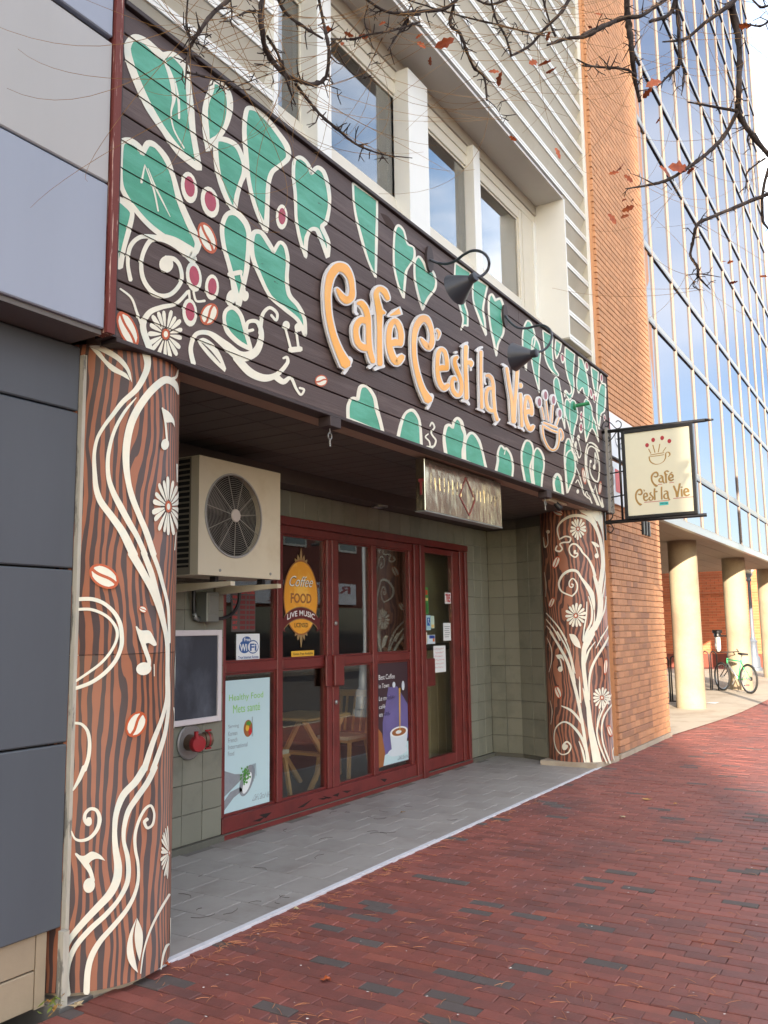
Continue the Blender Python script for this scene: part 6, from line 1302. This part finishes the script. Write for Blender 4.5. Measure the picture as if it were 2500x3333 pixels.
for k, (v, x, y, s) in enumerate([('U', 138, 270, 34), ('U', 418, 318, 34), ('U', 446, 350, 50), ('U', 592, 278, 44), ('U', 642, 282, 60), ('U', 672, 308, 50), ('U', 660, 160, 36), ('U', 403, 183, 26), ('U', 200, 190, 62), ('U', 700, 680, 46), ('U', 503, 612, 26), ('U', 98, 200, 34), ('U', 88, 160, 26), ('T', 603, 110, 30), ('T', 685, 132, 28), ('T', 742, 140, 28), ('T', 660, 170, 22), ('T', 815, 92, 26),
   ('V', 300, 362, 66), ('V', 274, 400, 42), ('V', 318, 518, 34), ('V', 405, 722, 70), ('V', 350, 742, 56), ('V', 462, 735, 46), ('V', 152, 722, 40), ('V', 130, 745, 30), ('V', 192, 768, 34), ('V', 174, 862, 26), ('V', 206, 862, 28), ('V', 190, 897, 38), ('V', 122, 942, 40), ('V', 178, 932, 48), ('V', 604, 1125, 22), ('V', 631, 1128, 26), ('V', 775, 1188, 30), ('V', 645, 1213, 26), ('V', 688, 112, 40), ('V', 65, 62, 22), ('V', 28, 115, 18)]):
    ox, oy, kk = VIEW[v]; px, py = ox+x*kk, oy+y*kk; D = dep(px)+rb.uniform(-.06, .06); m = MB(); leaf_geo(m, deep(px, py, D), s*kk/FPX*D*1.5, k); m.build('leaf', LEAFM, tr)

# ------------------------------------------------------------------ things on the ground
def flatleaf(px, py, s, label, mt=None):
    c = onZ(px, py, .012); t = MB(); q = random.Random(int(px)); a0 = q.uniform(0, 6.28); P = []
    for k in range(10): r = s*(.5 if k % 2 else 1)*q.uniform(.8, 1.1); a = a0+k*.628; P.append((c.x+r*math.cos(a), c.y+r*math.sin(a), .006+q.uniform(0, .012)))
    n = len(P); t.v += [(c.x, c.y, .009)]+P; t.f += [[0, 1+i, 1+(i+1) % n] for i in range(n)]; t.mi += [0]*n
    return tag(t.build('fallen_leaf', mt or LEAFM), label, 'leaf', 'dry leaves fallen on the paving')
YLEAF = mat('yellow_leaf', lin(170, 128, 62), .6, var=.25, vs=40); TANL = mat('tan_leaf', lin(176, 156, 122), .7, var=.25, vs=40)
flatleaf(1062, 3184, .035, 'small star shaped brown leaf on the bricks in the foreground'); flatleaf(2104, 2600, .05, 'orange leaf on the bricks right of the far painted column', YLEAF); flatleaf(2026, 2658, .035, 'pale tan leaf on the bricks beyond the grey alcove floor', TANL)
flatleaf(1312, 2642, .03, 'yellow green leaf on the grey alcove tiles', YLEAF); flatleaf(250, 3268, .035, 'pale crumpled leaf at the foot of the near painted column', TANL); flatleaf(965, 2955, .022, 'small tan leaf beside the white edging strip', TANL); flatleaf(1255, 2828, .022, 'tiny orange leaf by the far half of the white strip', YLEAF); flatleaf(548, 3135, .02, 'orange leaf where the white strip meets the near column'); flatleaf(2200, 2615, .025, 'small yellow leaf on the far bricks', YLEAF)
pn = MB(); q = random.Random(11)
for k in range(420):
    if k < 230: px, py = q.uniform(500, 2480), 3330-q.random()**1.4*640
    else:
        t = q.random(); px, py = 560+t*1250, 3150-t*590+q.gauss(0, 8)+16
    c = onZ(px, py, .008)
    if c.y > 3.24 or c.y < .45: 
        if not (3.15 < c.y < 3.3): continue
        c.y = 3.235-q.random()*.05
    L = q.uniform(.025, .085); a = q.uniform(0, 6.28); bnd = q.uniform(-.5, .5); P = [(c.x+L*s*math.cos(a+bnd*s), c.y+L*s*math.sin(a+bnd*s), .004+.005*math.sin(s*3)) for s in (0, .35, .7, 1)]
    pn.tube(P, [.0011, .0013, .0012, .0007], 3)
tag(pn.build('pine_needles', mat('needle', lin(180, 120, 84), .8, var=.3)), 'scattered dry pine needles on the red brick paving', 'litter', kind='stuff')
pn = MB()
for k in range(140):
    px, py = q.uniform(600, 2480), 3320-q.random()**1.2*780; c = onZ(px, py, .004)
    if c.y > 4.6 or c.y < .45: continue
    s = q.uniform(.003, .008); pn.poly([(c.x+s*math.cos(a+q.random()), c.y+s*math.sin(a), .004+q.random()*.003) for a in (0, 1.5, 3, 4.6)], 0 if q.random() < .45 else 1)
for k in range(36):
    px, py = q.uniform(620, 1500), q.uniform(2620, 3000); c = onZ(px, py, .004)
    if not 3.35 < c.y < 4.65: continue
    a = q.uniform(0, 6.28); L = q.uniform(.04, .14); pn.tube([(c.x+L*s*math.cos(a+s), c.y+L*s*math.sin(a+s), .003) for s in (0, .4, .8, 1)], .0014, 3, 1)
tag(pn.build('small_litter', [mat('paper_bit', lin(206, 200, 196), .7), mat('dark_bit', lin(60, 46, 40), .9)]), 'tiny scraps and bits of bark scattered over the paving', 'litter', kind='stuff')
wd = thing('weed', (2.60, 3.30, 0), 'small yellowing weed at the foot of the tan block wall', 'weed'); m = MB(); m2 = MB()
for k in range(26):
    a = q.uniform(0, 6.28); r = q.uniform(.01, .06); h = q.uniform(.01, .07); c = Vector((2.60+r*math.cos(a), 3.28+r*math.sin(a)*.6, h)); s = q.uniform(.012, .022); b = q.uniform(0, 6.28)
    (m if k % 2 else m2).poly([(c.x+s*math.cos(b), c.y+s*math.sin(b)*.5, c.z-s*.4), (c.x-s*.4*math.sin(b), c.y+s*.4*math.cos(b), c.z), (c.x-s*math.cos(b), c.y-s*math.sin(b)*.5, c.z+s*.6), (c.x+s*.4*math.sin(b), c.y-s*.4*math.cos(b), c.z)])
m.build('leaves', mat('weed_green', lin(110, 122, 52), .6), wd); m2.build('dry_leaves', YLEAF, wd)

# ------------------------------------------------------------------ under the arcade: bicycle, racks, lantern, street lamp
def bicycle():
    a = Vector((21.66, 3.52, .012)); b = Vector((22.5, 4.26, .012)); d = (b-a).normalized(); wb = (b-a).length; t = thing('bicycle', tuple(a), 'green mountain bicycle leaning at a rack under the arcade', 'bicycle'); side = Vector((-d.y, d.x, 0)); Z = Vector((0, 0, 1))
    TY = mat('tyre', lin(40, 38, 38), .8); SPK = mat('spoke', lin(170, 170, 170), .3, .9); FG = mat('bike_green', lin(70, 190, 120), .35); BS = mat('bike_silver', lin(176, 176, 180), .3, .7)
    r = .335
    def P(u, z, s=0): return a+d*u+Z*z+side*s
    for c in (P(0, r), P(wb, r)):
        m = MB(); m.tube([c+d*r*.955*math.cos(k*.1745)+Z*r*.955*math.sin(k*.1745) for k in range(37)], .024, 7, caps=False); w = m.build('wheel', TY, t, True)
        m = MB(); m.tube([c+d*r*.87*math.cos(k*.1745)+Z*r*.87*math.sin(k*.1745) for k in range(37)], .011, 5, caps=False); m.build('rim', BS, w); m = MB()
        for k in range(20): e = k*.314; m.tube([c+side*(.03 if k % 2 else -.03), c+d*r*.86*math.cos(e)+Z*r*.86*math.sin(e)], .0022, 3)
        m.tube([c-side*.05, c+side*.05], .018, 8); m.build('spokes', SPK, w)
    bb_ = P(.43, .30); st = P(.26, .76); hd0, hd1 = P(.86, .66), P(.84, .78)
    m = MB(); m.tube([bb_, st], .017, 8).tube([st-Z*.04, hd1-Z*.03], .018, 8).tube([P(0, r, .05), st-Z*.06], .010, 6).tube([P(0, r, -.05), st-Z*.06], .010, 6).tube([P(0, r, .05), bb_], .010, 6).tube([P(0, r, -.05), bb_], .010, 6).tube([hd0, hd1], .02, 8); m.build('frame', FG, t, True)
    MB().tube([hd0, bb_], .021, 8).build('down_tube', BS, t, True); m = MB(); m.tube([hd0, P(.93, .5, .05), P(wb, r, .05)], .012, 6).tube([hd0, P(.93, .5, -.05), P(wb, r, -.05)], .012, 6); m.build('fork', TY, t, True)
    m = MB(); m.tube([hd1, P(.82, .90)], .014, 6).tube([P(.80, .93, -.29), P(.84, .92, -.08), P(.84, .92, .08), P(.80, .93, .29)], .012, 6).tube([P(.80, .93, .28), P(.86, .99, .27)], .012, 5).tube([P(.80, .93, -.28), P(.86, .99, -.27)], .012, 5); m.build('handlebar', TY, t, True)
    m = MB(); m.tube([st, P(.23, .86)], .013, 6); m.build('seat_post', BS, t); m = MB(); m.prism([P(.08, .86, -.075), P(.08, .86, .075), P(.22, .87, .05), P(.36, .88, .018), P(.36, .88, -.018), P(.22, .87, -.05)], Z*.045); m.build('saddle', TY, t)
    m = MB(); m.lathe([(.09, -.004), (.09, .004)], bb_+side*-.06, side, 20); m.tube([bb_+side*.09, bb_+side*.09+d*.12-Z*.12], .010, 5).tube([bb_-side*.09, bb_-side*.09-d*.12+Z*.12], .010, 5); m.build('crank', BS, t); MB().box(bb_.x+.08, bb_.x+.17, bb_.y-.12, bb_.y-.05, .30-.15, .30-.125).build('pedal', TY, t); MB().lathe([(.05, -.01), (.05, .01)], P(0, r, -.05), side, 16).build('sprocket', TY, t)
    MB().box(a.x-.32, a.x-.28, a.y-.05, a.y+.02, .2, .24).build('reflector', SRED, t)
bicycle()
def rack(x, y, label, k=4):
    t = thing('bike_rack', (x, y, .012), label, 'bike rack', 'black bike racks under the arcade'); MB().box(x-.05, x+.05, y-.3, y+.3, .012, .03).build('base', BLACK, t)
    for i in range(k): yy = y-.27+.18*i; MB().tube([(x, yy, .03), (x, yy, .86), (x, yy+.03, .92), (x, yy+.09, .95), (x, yy+.13, .92), (x, yy+.14, .86), (x, yy+.14, .03)], .016, 7).build('hoop', BLACK, t, True)
rack(22.45, 4.62, 'black hoop bike rack holding the green bicycle', 2); rack(18.9, 4.72, 'black hoop bike rack half hidden behind nearest concrete column', 3)
c = onX(2050+1055*.27125, 1750+1240*.27125, 22.75); t = thing('wall_lantern', tuple(c), 'glass cylinder lantern bracketed on the second concrete column', 'lantern')
autosmooth(MB().lathe([(.10, .27), (.12, .25), (.115, .2), (.08, .18), (.09, .12), (.075, .10)], c, k=18).build('cap', BLACK, t)); MB().lathe([(.065, .10), (.068, -.15), (.06, -.22), (.03, -.26), (0, -.27)], c, k=18).build('glass', mat('lantern_glass', (.75, .74, .7), .12, .2), t, True)
MB().tube([c+Vector((0, 0, .12)), c+Vector((.1, -.10, .12)), c+Vector((.25, -.16, .12))], .02, 8).build('bracket_arm', BLACK, t)
def street_lamp(x, y, H, label, s=1):
    t = thing('street_lamp', (x, y, 0), label, 'street lamp', 'globe street lamps'); PLM = bpy.data.materials.get('lamp_post_paint') or mat('lamp_post_paint', lin(104, 112, 124), .5, .2, var=.1)
    autosmooth(MB().lathe([(.24*s, 0), (.24*s, .12), (.20*s, .14), (.19*s, .45), (.14*s, .52), (.12*s, .95), (.15*s, 1.0), (.09*s, 1.06), (.065*s, 1.2), (.055*s, H-.75), (.09*s, H-.7), (.07*s, H-.6), (.13*s, H-.52), (.14*s, H-.46)], (x, y, .0), k=20).build('post', PLM, t)); MB().lathe([(.13*s, H-.46), (.22*s, H-.32), (.24*s, H-.2), (.2*s, H-.08), (.1*s, H), (0, H+.03)], (x, y, 0), k=20).build('globe', mat('globe_glass', lin(206, 206, 196), .3, var=.04), t, True)
street_lamp(32.2, 5.02, 3.78, 'grey globe street lamp behind the far arcade columns'); street_lamp(13.9, .62, 6.6, 'tall globe street lamp at the kerb seen only as reflection in the door glass', 1.1)
t = thing('street_sign', (13.9, .62, 5.3), 'white blank backed road sign fixed to the tall kerb lamp post', 'sign'); MB().cbox(13.45, 14.35, .54, .556, 5.0, 5.75, .01).build('plate', SIGNW, t); MB().box(13.84, 13.96, .55, .70, 5.3, 5.38).build('clamp', STEEL, t); MB().cbox(13.55, 14.25, .54, .556, 4.55, 4.95, .01).build('lower_plate', SIGNW, t)
c = onZ(2050+985*.27125, 1750+1982*.27125, .02); t = MB(); t.poly([(c.x-.15, c.y-.1, .016), (c.x+.12, c.y-.13, .03), (c.x+.16, c.y+.1, .016), (c.x-.12, c.y+.12, .022)]); tag(t.build('paper_sheet', PWHITE), 'white sheet of paper lying on the arcade concrete', 'paper')
for o in list(bpy.data.objects):
    if '_b' in o.keys(): del o['_b']
